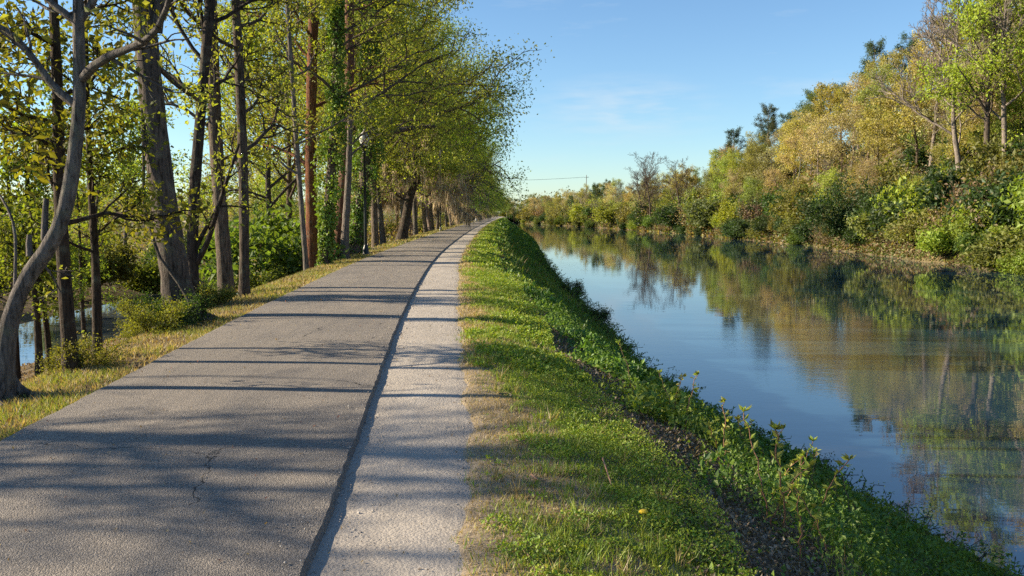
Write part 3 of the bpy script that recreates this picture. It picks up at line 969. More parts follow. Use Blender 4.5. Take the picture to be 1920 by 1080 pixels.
# ------------------------------------------------------------------ right bank and hill
LIME, GRN, OLV = (.33, .38, .075), (.22, .26, .07), (.30, .28, .09)
BRZ, TAN, DARK, PINE = (.39, .355, .11), (.41, .35, .19), (.05, .085, .025), (.075, .12, .055)
GREYB, BRNB, PALEB = (.17, .15, .13), (.12, .085, .06), (.30, .26, .22)
LOOKS = {'bronze': ('bronze budding tree', BRZ), 'lime': ('lime green leafing tree', LIME), 'green': ('mid green leafy tree', GRN),
         'olive': ('olive green tree', OLV), 'tan': ('thin tan budding tree', TAN), 'bare': ('leafless grey tree', GREYB),
         'pine': ('dark green pine', PINE)}
def hill_tree(kind, x, y, place, sc=1.0, group=None):
    if kind == 'pine':
        me = pine_kinds[rng.integers(2)]
    elif kind == 'bare':
        me = bare_kinds[rng.integers(2)]
    elif kind == 'tan':
        me = thin_kinds[rng.integers(2)]
    else:
        me = low_kinds[rng.integers(3)] if 'low on' in place or 'by the water' in place or 'shrubs near' in place or rng.random() < .3 else hill_kinds[rng.integers(4)]
    q = proj((x, y, 5.0))
    if q and 1680 < q[0] < 1915 and y < 112 and 'shrubs near' not in place:
        sc *= .66
    look, c = LOOKS[kind]
    nm = {'pine': 'pine_tree', 'bare': 'bare_tree', 'tan': 'budding_tree', 'bronze': 'budding_tree'}.get(kind, 'leafy_tree')
    plant(nm, me, look, place, 'pine' if kind == 'pine' else 'tree', (x, y, float(ground(x, y)) - .1), rng.uniform(0, 6.28), (sc * rng.uniform(.95, 1.2), sc * rng.uniform(.95, 1.2), sc),
          c, PALEB if rng.random() < .5 else GREYB if rng.random() < .5 else BRNB, group)

for row, (off, y0, y1, step, kinds, w, place, sc) in enumerate([
        (6.5, 52, 235, 8.2, ['lime', 'olive', 'tan', 'green', 'bare'], [.24, .24, .26, .16, .10], 'low on the right hillside', .62),
        (12.5, 52, 232, 6.6, ['bronze', 'lime', 'olive', 'tan', 'green'], [.30, .20, .18, .24, .08], 'midway up the right hillside', .80),
        (19.5, 50, 230, 7.0, ['bronze', 'lime', 'olive', 'tan', 'green'], [.34, .22, .16, .18, .10], 'high on the right hillside', .88),
        (27.0, 62, 232, 7.4, ['bronze', 'olive', 'green', 'pine', 'lime'], [.38, .14, .12, .20, .16], 'just below the right hill crest', .90),
        (36.0, 80, 250, 8.0, ['pine', 'bronze', 'olive', 'bare'], [.42, .28, .20, .10], 'on the right hill crest', .92),
        (47.0, 120, 330, 8.5, ['olive', 'green', 'bronze', 'pine'], [.36, .30, .18, .16], 'over the back of the right hill', .80)]):
    y = y0 + rng.random() * 4
    while y < y1:
        x = float(XB(y)) + off + rng.normal() * 1.3
        hill_tree(rng.choice(kinds, p=w), x, y, place, sc * rng.uniform(.95, 1.22) * (1 if y < 190 else .95), 'trees on the right hillside')
        y += step * rng.uniform(.7, 1.35) * (1 + y / 700)
# the river's far end
y = 236.0
while y < 405:
    for off, place in ((3.0, 'by the water at the far bend'), (10, 'second row at the far bend'), (19, 'behind the far bend')):
        if rng.random() < .85:
            x = float(XB(y)) + off + rng.normal() * 1.5
            hill_tree(rng.choice(['tan', 'olive', 'bronze', 'green', 'bare', 'pine'], p=[.30, .24, .12, .14, .12, .08]), x, y + rng.normal() * 2, place, rng.uniform(.42, .72) if off < 5 else rng.uniform(.55, .85), 'trees at the far bend')
    y += 7.0 * rng.uniform(.8, 1.3)
for i in range(26):
    x = -4 + 60 * (i + rng.random()) / 26
    hill_tree(rng.choice(['tan', 'olive', 'green', 'bronze', 'pine'], p=[.3, .28, .18, .12, .12]), x, 418 + rng.random() * 22, 'closing the end of the river', rng.uniform(.5, .82), 'trees at the far bend')

# shrubs along the right water line
y = 52.0
while y < 400:
    o = rng.uniform(-.1, 1.6)
    k = rng.choice(['dark', 'olive', 'lime', 'twig', 'green'], p=[.26, .22, .14, .20, .18])
    me = twig_kinds[rng.integers(2)] if k == 'twig' else bush_kinds[rng.integers(3)]
    c = dict(dark=DARK, olive=(.17, .18, .05), lime=(.26, .32, .05), twig=(.30, .23, .13), green=(.11, .17, .035))[k]
    look = dict(dark='dark evergreen shrub', olive='olive green shrub', lime='lime green shrub', twig='brown twiggy shrub', green='deep green shrub')[k]
    x = float(XB(y)) + o
    s = rng.uniform(.8, 1.7)
    plant('shrub', me, look, 'at the right water line', 'shrub', (x, y, float(ground(x, y)) - .1), rng.uniform(0, 6.28), (s * 1.2, s * 1.2, s), c, BRNB, 'shrubs along the right water line')
    y += 1.9 * rng.uniform(.6, 1.4) * (1 + y / 130)
for i in range(95):
    y = 50 + 200 * rng.random(); x = float(XB(y)) + rng.uniform(2, 13)
    k = rng.choice(['dark', 'olive', 'lime', 'twig'], p=[.3, .3, .2, .2])
    me = twig_kinds[rng.integers(2)] if k == 'twig' else bush_kinds[rng.integers(3)]
    c = dict(dark=DARK, olive=(.18, .19, .05), lime=(.27, .32, .05), twig=(.3, .23, .13))[k]
    look = dict(dark='dark evergreen shrub', olive='olive green shrub', lime='lime green shrub', twig='brown twiggy shrub')[k]
    s = rng.uniform(1.3, 2.6)
    plant('shrub', me, look, 'up the right bank', 'shrub', (x, y, float(ground(x, y)) - .1), rng.uniform(0, 6.28), s, c, BRNB, 'shrubs up the right bank')
for i in range(60):
    y = 50 + 75 * rng.random() ** 1.2; x = float(XB(y)) + rng.uniform(3, 26)
    k = rng.choice(['olive', 'lime', 'twig', 'green'], p=[.28, .22, .36, .14])
    me = twig_kinds[rng.integers(2)] if k == 'twig' else bush_kinds[rng.integers(3)]
    c = dict(olive=(.20, .20, .06), lime=(.27, .32, .05), twig=(.32, .25, .15), green=(.13, .19, .04))[k]
    look = dict(olive='olive green shrub', lime='lime green shrub', twig='brown twiggy shrub', green='deep green shrub')[k]
    s = rng.uniform(1.3, 2.4)
    plant('shrub', me, look, 'on the near hillside', 'shrub', (x, y, float(ground(x, y)) - .1), rng.uniform(0, 6.28), s, c, BRNB, 'shrubs on the near hillside')
for i in range(26):
    y = 54 + 62 * rng.random(); x = float(XB(y)) + rng.uniform(9, 34)
    hill_tree(rng.choice(['tan', 'bare', 'lime', 'olive', 'bronze'], p=[.3, .2, .22, .14, .14]), x, y, 'among the hillside shrubs near the right edge', rng.uniform(.55, .95), 'trees on the right hillside')
for i in range(115):
    y = 175 + 265 * rng.random(); x = float(XB(min(y, 425))) + rng.uniform(1, 18 if y > 260 else 34) if y < 416 else rng.uniform(-2, 62)
    k = rng.choice(['dark', 'olive', 'lime', 'twig'], p=[.22, .36, .14, .28])
    me = twig_kinds[rng.integers(2)] if k == 'twig' else bush_kinds[rng.integers(3)]
    c = dict(dark=DARK, olive=(.19, .19, .06), lime=(.26, .30, .05), twig=(.3, .23, .13))[k]
    look = dict(dark='dark evergreen shrub', olive='olive green shrub', lime='lime green shrub', twig='brown twiggy shrub')[k]
    s = rng.uniform(1.5, 3.0)
    plant('shrub', me, look, 'at the far river bend', 'shrub', (x, y, float(ground(x, y)) - .1), rng.uniform(0, 6.28), (s * 1.25, s * 1.25, s), c, BRNB, 'shrubs at the far river bend')
# the two big dark evergreens by the water
for (u, v, s, lab) in ((1690, 470, 3.3, 'largest dark round evergreen on the right bank'), (1745, 480, 2.5, 'smaller dark evergreen beside the largest one on the right bank'), (1625, 460, 2.2, 'dark evergreen shrub just left of the two big ones on the right bank')):
    p = at_plane(u, v, ZW); x, y = float(XB(p[1])) + 3.0, p[1]
    o = thing('evergreen_shrub', lab, 'shrub', (x, y, float(ground(x, y)) - .2), rng.uniform(0, 6), (s / 2.9, s / 2.9, s / 2.9), 'dark evergreens on the right bank')
    for pn, me, kd in big_ever[int(s) % 2]:
        link(pn, me, o, DARK if kd == 'leaf' else BRNB)

# the large lime tree at the right edge, and the bare tree behind it
def bespoke(name, label, cat, t, base, leafc, barkc, leaf=None, group=None, moss=None, extra=()):
    o = thing(name, label, cat, tuple(base), 0, 1, group)
    off = np.array(base)
    for key in t.br:
        t.br[key] = [(P - off, Rr) for P, Rr in t.br[key]]
    t.tips = [p - off for p in t.tips]
    t.hang = [p - off for p in t.hang]
    link('trunk', t.bark_mesh(name + '_wood'), o, barkc)
    if leaf:
        link('crown', t.leaf_mesh(name + '_leaves', *leaf), o, leafc)
    if moss:
        link('moss', t.moss_mesh(name + '_moss', *moss), o, (.50, .42, .31))
    for pn, me, c in extra:
        q = link(pn, me, o, c); q.location = tuple(-off)
    return o

D = 85.0
t = Tree(301)
b = at_depth(1838, 440, D); b[2] = float(ground(b[0], b[1]))
tp = [b] + [at_depth(u, v, D) for u, v in ((1846, 380), (1850, 270), (1852, 180), (1862, 100), (1872, 10), (1875, -60))]
P, Rd = t.trunk(tp, .36, .10, 9)
prm = dict(seg=6, levels=3, n=[0, 8, 6], rmin=.014, wig=.16, up=.05, ratio=.45, ang=.75)
t.side(P, Rd, .36, .97, 20, 6.0, 1.0, prm)
for pts, r in (([(1850, 330), (1885, 295), (1920, 265), (1960, 240)], .16), ([(1852, 215), (1820, 160), (1795, 125)], .16), ([(1860, 120), (1890, 60), (1905, 20)], .14)):
    q, rr = t.trunk([at_depth(u, v, D - i * .6) for i, (u, v) in enumerate(pts)], r, .05, 6, flare=0)
    t.side(q, rr, .3, .98, 5, 3.0, .9, prm, lvl=2)
bespoke('leafy_tree', 'tall lime green tree with dark trunk at the right edge', 'tree', t, b, (.34, .42, .05), (.11, .09, .075), leaf=(12000, .30, .38))
for u, v, DD, s, lab in ((1800, 260, 90, 1.62, 'tall bare tree with fine grey twigs above the right hill'), (1890, 250, 84, 1.55, 'bare tree behind the tall lime tree at the right edge'),
                         (1745, 270, 108, 1.4, 'bare twiggy tree left of the tallest bare tree on the hill')):
    p = at_depth(u, v, DD); z = float(ground(p[0], p[1]))
    o = thing('bare_tree', lab, 'tree', (p[0], p[1], z), rng.uniform(0, 6), s, 'bare trees above the right hill')
    link('trunk', bare_kinds[0 if s > 1.6 else 1][0][1], o, (.24, .21, .19))

# bare leaning tree over the water at the far bend
for u, v, DD, s, lab in ((1215, 432, 236, 1.25, 'bare dark tree leaning over the water at the far bend'), (1262, 434, 222, 1.2, 'bare crooked tree beside the leaning one at the far bend'), (1238, 433, 228, 1.0, 'smallest bare tree between the leaning and crooked ones at the far bend'), (1296, 438, 205, 1.05, 'bare dark tree right of the crooked one at the far bend')):
    p = at_plane(u, v, ZW)
    x = float(XB(p[1])) + .3
    o = thing('bare_tree', lab, 'tree', (x, p[1], float(ground(x, p[1]))), 2.0 if DD > 230 else .4, s, 'bare trees at the far bend')
    o.rotation_euler = (.1, -.22, o.rotation_euler[2])
    link('trunk', bare_kinds[0][0][1], o, (.10, .08, .065))

# ------------------------------------------------------------------ left woods: trees traced from the photograph
SPR = P_SPR
def traced(seed, pix, r_px0, r_px1, base_v=None, D=None, dslope=0.0, k=12, flare=.5, off=None):
    """trunk whose line is measured in the photograph; base found on the ground, rest at the base's distance"""
    b = hit(*pix[0]) if off is None else bank_point(pix[0][0], off)
    Dq = b[1] if D is None else D
    pts = [np.array([b[0], b[1], float(ground(b[0], b[1])) - .15])] + [at_depth(u, v, Dq + dslope * i) for i, (u, v) in enumerate(pix[1:], 1)]
    t = Tree(seed)
    P, Rd = t.trunk(pts, r_px0 * Dq / F_PX, r_px1 * Dq / F_PX, k, flare)
    return t, np.array(pts[0]), Dq, P, Rd

def branch(t, D, pix, r0, r1, dslope=0.0, sub=0, L=1.0, prm=SPR, k=7):
    pts = [at_depth(u, v, D + dslope * i) for i, (u, v) in enumerate(pix)]
    P, Rd = t.trunk(pts, r0 * D / F_PX, r1 * D / F_PX, k, flare=0)
    if sub:
        t.side(P, Rd, .3, .98, sub, L, .8, prm, lvl=2)
    return P, Rd

YG, OLG = (.29, .32, .045), (.24, .25, .05)
def roots(t, b, r, n=6):
    for i in range(n):
        a = i * 6.28 / n + t.r.normal() * .3
        h = np.array([math.cos(a), math.sin(a)])
        pts = []
        for k, (q, zz) in enumerate(((.3, 1.6), (.75, .75), (1.3, .22), (2.1, -.02), (3.0, -.30))):
            x, y = b[:2] + h * r * q + t.r.normal(size=2) * .02
            pts.append((x, y, float(ground(x, y)) + zz * r * 1.3))
        P = chaikin(pts, 1)
        t.limb(P, np.linspace(r * .42, r * .16, len(P)), 7)

# leaning grey tree at the left edge
t, b, D, P, Rd = traced(401, [(6, 752), (8, 640), (40, 530), (112, 440), (136, 330), (150, 200), (148, 90), (146, -20), (150, -160)], 18, 8)
branch(t, D, [(140, 195), (100, 165), (58, 100), (20, 60), (-20, 40)], 8, 4, sub=4, L=.8)
branch(t, D, [(152, 150), (180, 118), (220, 98), (262, 86), (292, 62), (312, 20), (325, -30)], 9, 4, -.15, sub=4, L=.6)
branch(t, D, [(146, 45), (118, 22), (84, -4), (60, -40)], 8, 4, sub=3, L=.7)
branch(t, D, [(148, 42), (168, 14), (184, -12), (200, -60)], 8, 4, sub=3, L=.7)
branch(t, D, [(84, 452), (84, 410), (87, 372)], 7, 5)
branch(t, D, [(56, 480), (54, 455), (56, 440)], 6, 5)
branch(t, D, [(28, 540), (30, 470), (28, 420), (6, 372), (-15, 350)], 3.5, 2, .1)
branch(t, D, [(60, 478), (95, 510), (115, 550)], 3, 1.2, .1, sub=2, L=.3)
t.side(P, Rd, .86, .99, 5, 1.2, .7, SPR)
roots(t, b, .14)
bespoke('leaning_tree', 'grey smooth tree leaning over the verge at the left edge', 'tree', t, b, OLG, (.15, .14, .135), leaf=(500, .07, .10))
# the big trunk
t, b, D, P, Rd = traced(402, [(343, 606), (326, 500), (306, 370), (290, 240), (278, 120), (268, 0), (262, -160), (268, -420)], 26, 15, flare=.55, k=16)
branch(t, D, [(292, 60), (300, 10), (312, -60)], 13, 8)
branch(t, D, [(290, 118), (330, 160), (372, 188)], 6, 3, .5, sub=3, L=.7)
t.side(P, Rd, .72, .98, 11, 3.6, .7, dict(SPR, rmin=.008))
roots(t, b, .26, 7)
v1 = Tree(4021)
v1.trunk([at_depth(u, v, D - .55 + .06 * i) for i, (u, v) in enumerate([(360, 580), (345, 545), (318, 508), (296, 480), (286, 440), (268, 390), (270, 300), (266, 200), (268, 90), (262, -60)])], .028, .02, 6, flare=0)
bespoke('broad_tree', 'thickest grey trunk beside the path with a vine climbing it', 'tree', t, b, YG, (.105, .09, .08), leaf=(9000, .09, .18), extra=[('climbing_vine', v1.bark_mesh('vine'), (.09, .08, .07))])
# dark trunk close beside it
t, b, D, P, Rd = traced(403, [(362, 575), (360, 470), (364, 360), (374, 240), (384, 120), (396, -10), (402, -250)], 11, 8, off=1.5)
branch(t, D, [(366, 498), (390, 455), (402, 410), (425, 340), (448, 270)], 6, 2.5, -.1, sub=6, L=.9)
branch(t, D, [(365, 470), (385, 430), (405, 395)], 5, 3)
branch(t, D, [(374, 190), (350, 165), (318, 140), (300, 128)], 6, 3, .15, sub=5, L=.9)
t.side(P, Rd, .5, .97, 9, 2.2, .9, SPR, az=[.3, 1.0, 1.7, 2.3])
bespoke('slim_tree', 'dark slim trunk close against the thickest trunk', 'tree', t, b, YG, (.055, .045, .04), leaf=(2600, .085, .10))
# slender trees after it
SL = [(404, [(425, 568), (420, 480), (412, 380), (402, 220), (397, 60), (394, -150), (390, -400)], 14, 9, (.14, .115, .095), 'tall straight lichen-flecked trunk left of the darker straight one', 14, 2.2, 4200),
      (405, [(457, 556), (458, 430), (456, 300), (449, 130), (440, -20), (434, -300)], 9.5, 7, (.10, .08, .065), 'dark straight trunk standing by the low green shrubs', 16, 2.6, 5000),
      (406, [(576, 506), (568, 420), (558, 300), (548, 150), (538, 0), (530, -160)], 5, 3.5, (.17, .15, .13), 'thinnest pale pole-like tree beside the red-brown trunk', 14, 2.6, 5200),
      (407, [(586, 503), (584, 400), (582, 280), (585, 120), (590, -20), (592, -200)], 11, 8, (.20, .085, .045), 'trunk clad in red-brown vine stems', 16, 3.6, 9000),
      (409, [(634, 486), (638, 400), (648, 300), (656, 160), (655, 0), (656, -180)], 10, 7.5, (.17, .09, .06), 'reddish leaning trunk between the two ivy-clad trees', 16, 4.0, 10000),
      (411, [(646, 474), (648, 420), (652, 360), (655, 290), (657, 180)], 8, 4, (.19, .165, .15), 'grey leaning trunk just left of the lamp', 8, 3.0, 3000)]
for seed, pix, r0, r1, bc, lab, nb, L, nl in SL:
    t, b, D, P, Rd = traced(seed, pix, r0, r1, off=1.0 + (seed % 3) * .3)
    t.side(P, Rd, .28, .97, nb - 3, L, 1.1, SPR, az=[.2, .9, 1.5, 2.1, 2.8, 3.6] if seed > 407 else [.9, 1.5, 2.1, 2.8, 3.5] if seed > 404 else None)
    bespoke('slender_tree', lab, 'tree', t, b, YG if seed != 405 else OLG, bc, leaf=(nl, .10, .11), group='slender trees along the verge')

def ivy_mesh(P, Rd, spots, n, size, D):
    """ivy sheet round a trunk, thick where spots says (pixel rows)"""
    acc = Acc()
    j = rng.integers(0, len(P) - 1, n); f = rng.random(n)[:, None]
    c = P[j] * (1 - f) + P[j + 1] * f
    hh = c[:, 2]
    thick = np.interp(hh, [s[0] for s in spots], [s[1] for s in spots])
    a = rng.uniform(0, 6.28, n)
    lumps = .65 + .45 * np.sin(a * 2 + hh * 2.1) * np.sin(hh * 3.3 + a)
    rad = Rd[j] + thick * lumps * rng.random(n) ** .45
    keep = rng.random(n) < np.clip(thick / .12, 0, 1) * np.clip(.75 + 1.1 * np.sin(a * 2.0 + hh * 2.6) * np.sin(hh * 4.1 - a) + .5 * np.sin(hh * 1.7), .10, 1)
    p = c + np.stack([np.cos(a) * rad, np.sin(a) * rad, rng.normal(size=n) * .08], 1)
    p = p[keep]
    leaves(acc, p, size * rng.uniform(.6, 1.3, len(p)), .8, .15, .6, tint=rng.random(len(p)))
    return acc.mesh('ivy_leaves', M_IVY, tint=True)
# two ivy-clad trees
t, b, D, P, Rd = traced(408, [(608, 497), (613, 420), (620, 340), (630, 200), (632, 60), (632, -60), (634, -200)], 9, 7, off=1.1)
t.side(P, Rd, .4, .97, 13, 3.6, 1.0, SPR, az=[.4, .9, 1.5, 2.1, 2.8])
z = lambda v: at_depth(600, v, D)[2]
iv = ivy_mesh(P, Rd, [(z(500), .05), (z(430), .14), (z(390), .30), (z(350), .52), (z(300), .50), (z(250), .32), (z(150), .34), (z(60), .22), (z(-60), .0)], 17000, .10, D)
bespoke('ivy_clad_tree', 'ivy-clad tree with bright green leaves left of the reddish trunk', 'tree', t, b, YG, (.13, .10, .08), leaf=(8000, .10, .12), extra=[('ivy', iv, (.17, .25, .03))])
t, b, D, P, Rd = traced(410, [(662, 478), (674, 410), (684, 330), (692, 230), (696, 120), (700, 0), (702, -160)], 11, 8, off=1.3)
branch(t, D, [(690, 262), (730, 248), (770, 240), (815, 236)], 7, 3, .2, sub=6, L=2.2)
branch(t, D, [(640, 192), (668, 194), (684, 192), (690, 170), (682, 152), (700, 148), (735, 152)], 6, 3, .1, sub=5, L=1.8)
t.side(P, Rd, .45, .97, 15, 4.0, 1.0, SPR, az=[.2, .8, 1.5, 2.1, 2.8])
iv = ivy_mesh(P, Rd, [(z(480), .03), (z(400), .16), (z(370), .36), (z(330), .62), (z(280), .66), (z(220), .60), (z(150), .40), (z(60), .25), (z(-60), .0)], 22000, .11, D)
bespoke('ivy_clad_tree', 'thickly ivy-clad tree directly behind the nearest lamp', 'tree', t, b, YG, (.15, .12, .10), leaf=(9000, .11, .13), extra=[('ivy', iv, (.14, .22, .03))])

# leaning dark tree beyond the lamp
t, b, D, P, Rd = traced(412, [(752, 452), (762, 405), (768, 370), (783, 330), (806, 305)], 9, 6)
branch(t, D, [(783, 330), (775, 290), (782, 240)], 6, 3, .2, sub=7, L=3.0)
t.side(P, Rd, .5, .97, 10, 4.0, 1.0, P_MOSS)
bespoke('leaning_tree', 'dark leaning tree forking over the path beyond the nearest lamp', 'tree', t, b, LIME, (.07, .055, .045), leaf=(9000, .15, .28), moss=(900, .4, 1.2))

# rows of levee trees going away
def levee_tree(kind, y, off, sc, look, place, leafc):
    x = float(XL(y)) - off
    me = (canopy_kinds[rng.integers(3)] if kind == 'canopy' else mossy_kinds[rng.integers(2)])
    plant('levee_tree', me, look, place, 'tree', (x, y, float(ground(x, y)) - .1), rng.uniform(-.7, .5), sc, leafc, (.13, .105, .085) if kind == 'canopy' else (.17, .15, .13), 'trees lining the levee path')
y = 45.0
while y < 330:
    mossy = y > 62
    levee_tree('mossy' if mossy and rng.random() < .75 else 'canopy', y, 1.7 + rng.random() * 1.2, rng.uniform(.82, 1.0) * (1 if y < 120 else .85), 'moss-hung green tree' if mossy else 'fresh green leafing tree', 'lining the path', [(.26, .34, .04), (.29, .31, .05), (.21, .31, .04)][rng.integers(3)])
    y += (5.5 + y * .022) * rng.uniform(.75, 1.25)
y = 40.0
while y < 260:
    levee_tree('canopy' if rng.random() < .6 else 'mossy', y, 5.2 + rng.random() * 2, rng.uniform(.75, .95), 'yellow-green leafing tree', 'behind the path row', [(.28, .32, .04), (.31, .30, .07), (.23, .29, .04)][rng.integers(3)])
    y += (8 + y * .03) * rng.uniform(.75, 1.25)

# understorey trees on the bank at the left
def make_under(seed):
    t = Tree(seed)
    P, Rd = t.trunk(np.array([(0, 0, -.2), (.05, .02, 1.5), (-.08, .05, 3.0), (.1, 0, 5.4)]), .075, .02, 8)
    prm = dict(seg=5, levels=3, n=[0, 6, 5], rmin=.004, wig=.22, up=.0, ratio=.5, ang=.85)
    t.side(P, Rd, .30, .98, 17, .95, 1.15, prm)
    return [('trunk', t.bark_mesh('understorey_wood'), 'bark'), ('crown', t.leaf_mesh('understorey_leaves', 4200, .085, .13), 'leaf')]
under_kinds = [make_under(501), make_under(502)]
for u, v, s, lab in ((32, 716, .95, 'small leafy tree with dark trunk nearest the leaning grey tree'), (74, 704, 1.05, 'slim leafy bank tree second from the leaning grey tree'),
                     (95, 694, .9, 'leafy bank tree with slightly tilted trunk, third from the left'), (135, 697, 1.15, 'tallest leafy bank tree of the left cluster'),
                     (182, 672, .8, 'lone leafy bank tree in front of the canal'), (160, 655, 1.0, 'leafy bank tree behind the left cluster by the canal')):
    p = hit(u, v)
    o = thing('understorey_tree', lab, 'tree', (p[0], p[1], float(ground(p[0], p[1])) - .05), rng.uniform(0, 6), s, 'small leafy trees on the canal bank')
    if lab.startswith('leafy bank tree with slightly'):
        o.rotation_euler = (0, -.07, 1.0)
    for pn, me, kd in under_kinds[rng.integers(2)]:
        link(pn, me, o, jit((.17, .21, .03)) if kd == 'leaf' else (.06, .045, .035))

# trees and shrubs over the canal
y = 16.0
while y < 230:
    for off, place, sc in ((2.0, 'on the far canal bank', .52), (8, 'second row over the canal', .62), (17, 'deep in the wood over the canal', .7)):
        if rng.random() < .38:
            x = float(XC2(y)) - off + rng.normal() * 1.4
            k = rng.choice(['tan', 'lime', 'bare', 'olive'], p=[.40, .22, .26, .12])
            hill_tree(k, x, y + rng.normal() * 1.5, place, sc * rng.uniform(.8, 1.15), 'trees over the canal')
    y += 6.0 * rng.uniform(.75, 1.3) * (1 + y / 200)
y = 20.0
while y < 120:
    x = float(XC2(y)) - rng.uniform(.2, 3)
    k = rng.choice(['olive', 'dark', 'lime'], p=[.5, .25, .25])
    plant('shrub', bush_kinds[rng.integers(3)], dict(olive='olive green shrub', dark='dark evergreen shrub', lime='lime green shrub')[k], 'on the far canal bank', 'shrub', (x, y, float(ground(x, y)) - .1), rng.uniform(0, 6), rng.uniform(.7, 1.3),
          dict(olive=(.12, .13, .035), dark=DARK, lime=(.17, .2, .03))[k], BRNB, 'shrubs over the canal')
    y += 3.2 * rng.uniform(.7, 1.4) * (1 + y / 90)
# shrubs on the near left bank
for u, v, s, c, lab in ((262, 632, .33, (.18, .19, .03), 'yellow-green shrub left of the thickest trunk'), (292, 622, .38, (.19, .2, .03), 'small yellow-green shrub touching the thickest trunk'), (332, 612, .42, (.05, .09, .02), 'dark green shrub at the foot of the thickest trunk'),
                        (160, 690, .28, (.17, .17, .03), 'low yellowish shrub among the leafy bank trees'), (505, 520, 1.25, (.12, .18, .03), 'rounded green shrub right of the dark straight trunk'),
                        (540, 508, 1.3, (.13, .19, .03), 'rounded green shrub left of the thinnest pale tree'), (480, 535, .8, (.14, .18, .03), 'low green shrub close to the dark straight trunk'),
                        (400, 585, .4, (.17, .18, .035), 'small yellow-green shrub right of the thickest trunk')):
    p = hit(u, v) if u < 380 else bank_point(u, 3.6 if u > 470 else 1.2)
    o = thing('shrub', lab, 'shrub', (p[0], p[1], float(ground(p[0], p[1])) - .05), rng.uniform(0, 6), s, 'shrubs on the near canal bank')
    for pn, me, kd in (fine_bush if s < 1 else bush_kinds)[rng.integers(2)]:
        link(pn, me, o, c if kd == 'leaf' else BRNB)
y = 44.0
while y < 210:
    x = float(XL(y)) - rng.uniform(3.5, 7.5)
    k = rng.choice(['twig', 'olive', 'lime'], p=[.5, .3, .2])
    plant('shrub', twig_kinds[rng.integers(2)] if k == 'twig' else bush_kinds[rng.integers(3)], dict(twig='brown twiggy shrub', olive='olive green shrub', lime='yellow-green shrub')[k], 'between the trunks left of the path', 'shrub',
          (x, y, float(ground(x, y)) - .1), rng.uniform(0, 6), rng.uniform(.9, 1.6), dict(twig=(.22, .17, .09), olive=(.15, .15, .05), lime=(.18, .2, .04))[k], BRNB, 'shrubs between the levee trunks')
    y += 3.6 * rng.uniform(.7, 1.3) * (1 + y / 120)
# trees just left of the photograph's frame that throw the shadow bands on the near path
for x, y, s, lab in ((-8.6, 6.4, .8, 'slender bare tree outside the left edge, shading the near path'), (-10.4, 4.9, .7, 'slender bare tree outside the left edge, second along the bank'), (-12.5, 6.9, .8, 'slender bare tree outside the left edge, closest to the canal'), (-9.4, 5.6, .6, 'smallest slender bare tree outside the left edge')):
    o = thing('bank_tree', lab, 'tree', (x, y, float(ground(x, y)) - .05), x, s, 'slender trees outside the left edge')
    link('trunk', thin_kinds[0][0][1], o, BRNB)

# ------------------------------------------------------------------ far wood on the horizon
acc = Acc()
n = 46000
x = rng.uniform(-260, 420, n); yb = 432 + 150 * rng.random(n) ** 1.3
top = 9 + 4 * fnoise(x, yb, 9, 2) + 3 * fnoise(x, yb, 31, 5) + (yb - 470) * .05 - 4 * (yb < 460)
zz = ground(x, yb) + top * rng.random(n) ** .7
leaves(acc, np.stack([x, yb, zz], 1), rng.uniform(1.0, 2.0, n), .6, .3, 0, None, pick([(.09, .12, .05), (.14, .15, .06), (.19, .17, .09), (.07, .10, .05)], n))
struct(link('far_wood', acc.mesh('far_wood', M_VEG, col=True)), 'stuff')

acc = Acc()
n = 30000
x = -48 - 110 * rng.random(n) ** 1.3; yb = 6 + 380 * rng.random(n)
top = 5.5 + 2.5 * fnoise(x, yb, 6, 2) + 2.2 * fnoise(x, yb, 17, 5) + (-x - 48) * .03
zz = ground(x, yb) + top * rng.random(n) ** .9
leaves(acc, np.stack([x, yb, zz], 1), rng.uniform(.5, 1.1, n), .55, .3, 0, None, pick([(.17, .19, .06), (.24, .23, .08), (.22, .27, .06), (.20, .16, .10)], n))
struct(link('left_far_wood', acc.mesh('left_far_wood', M_VEG, col=True)), 'stuff')

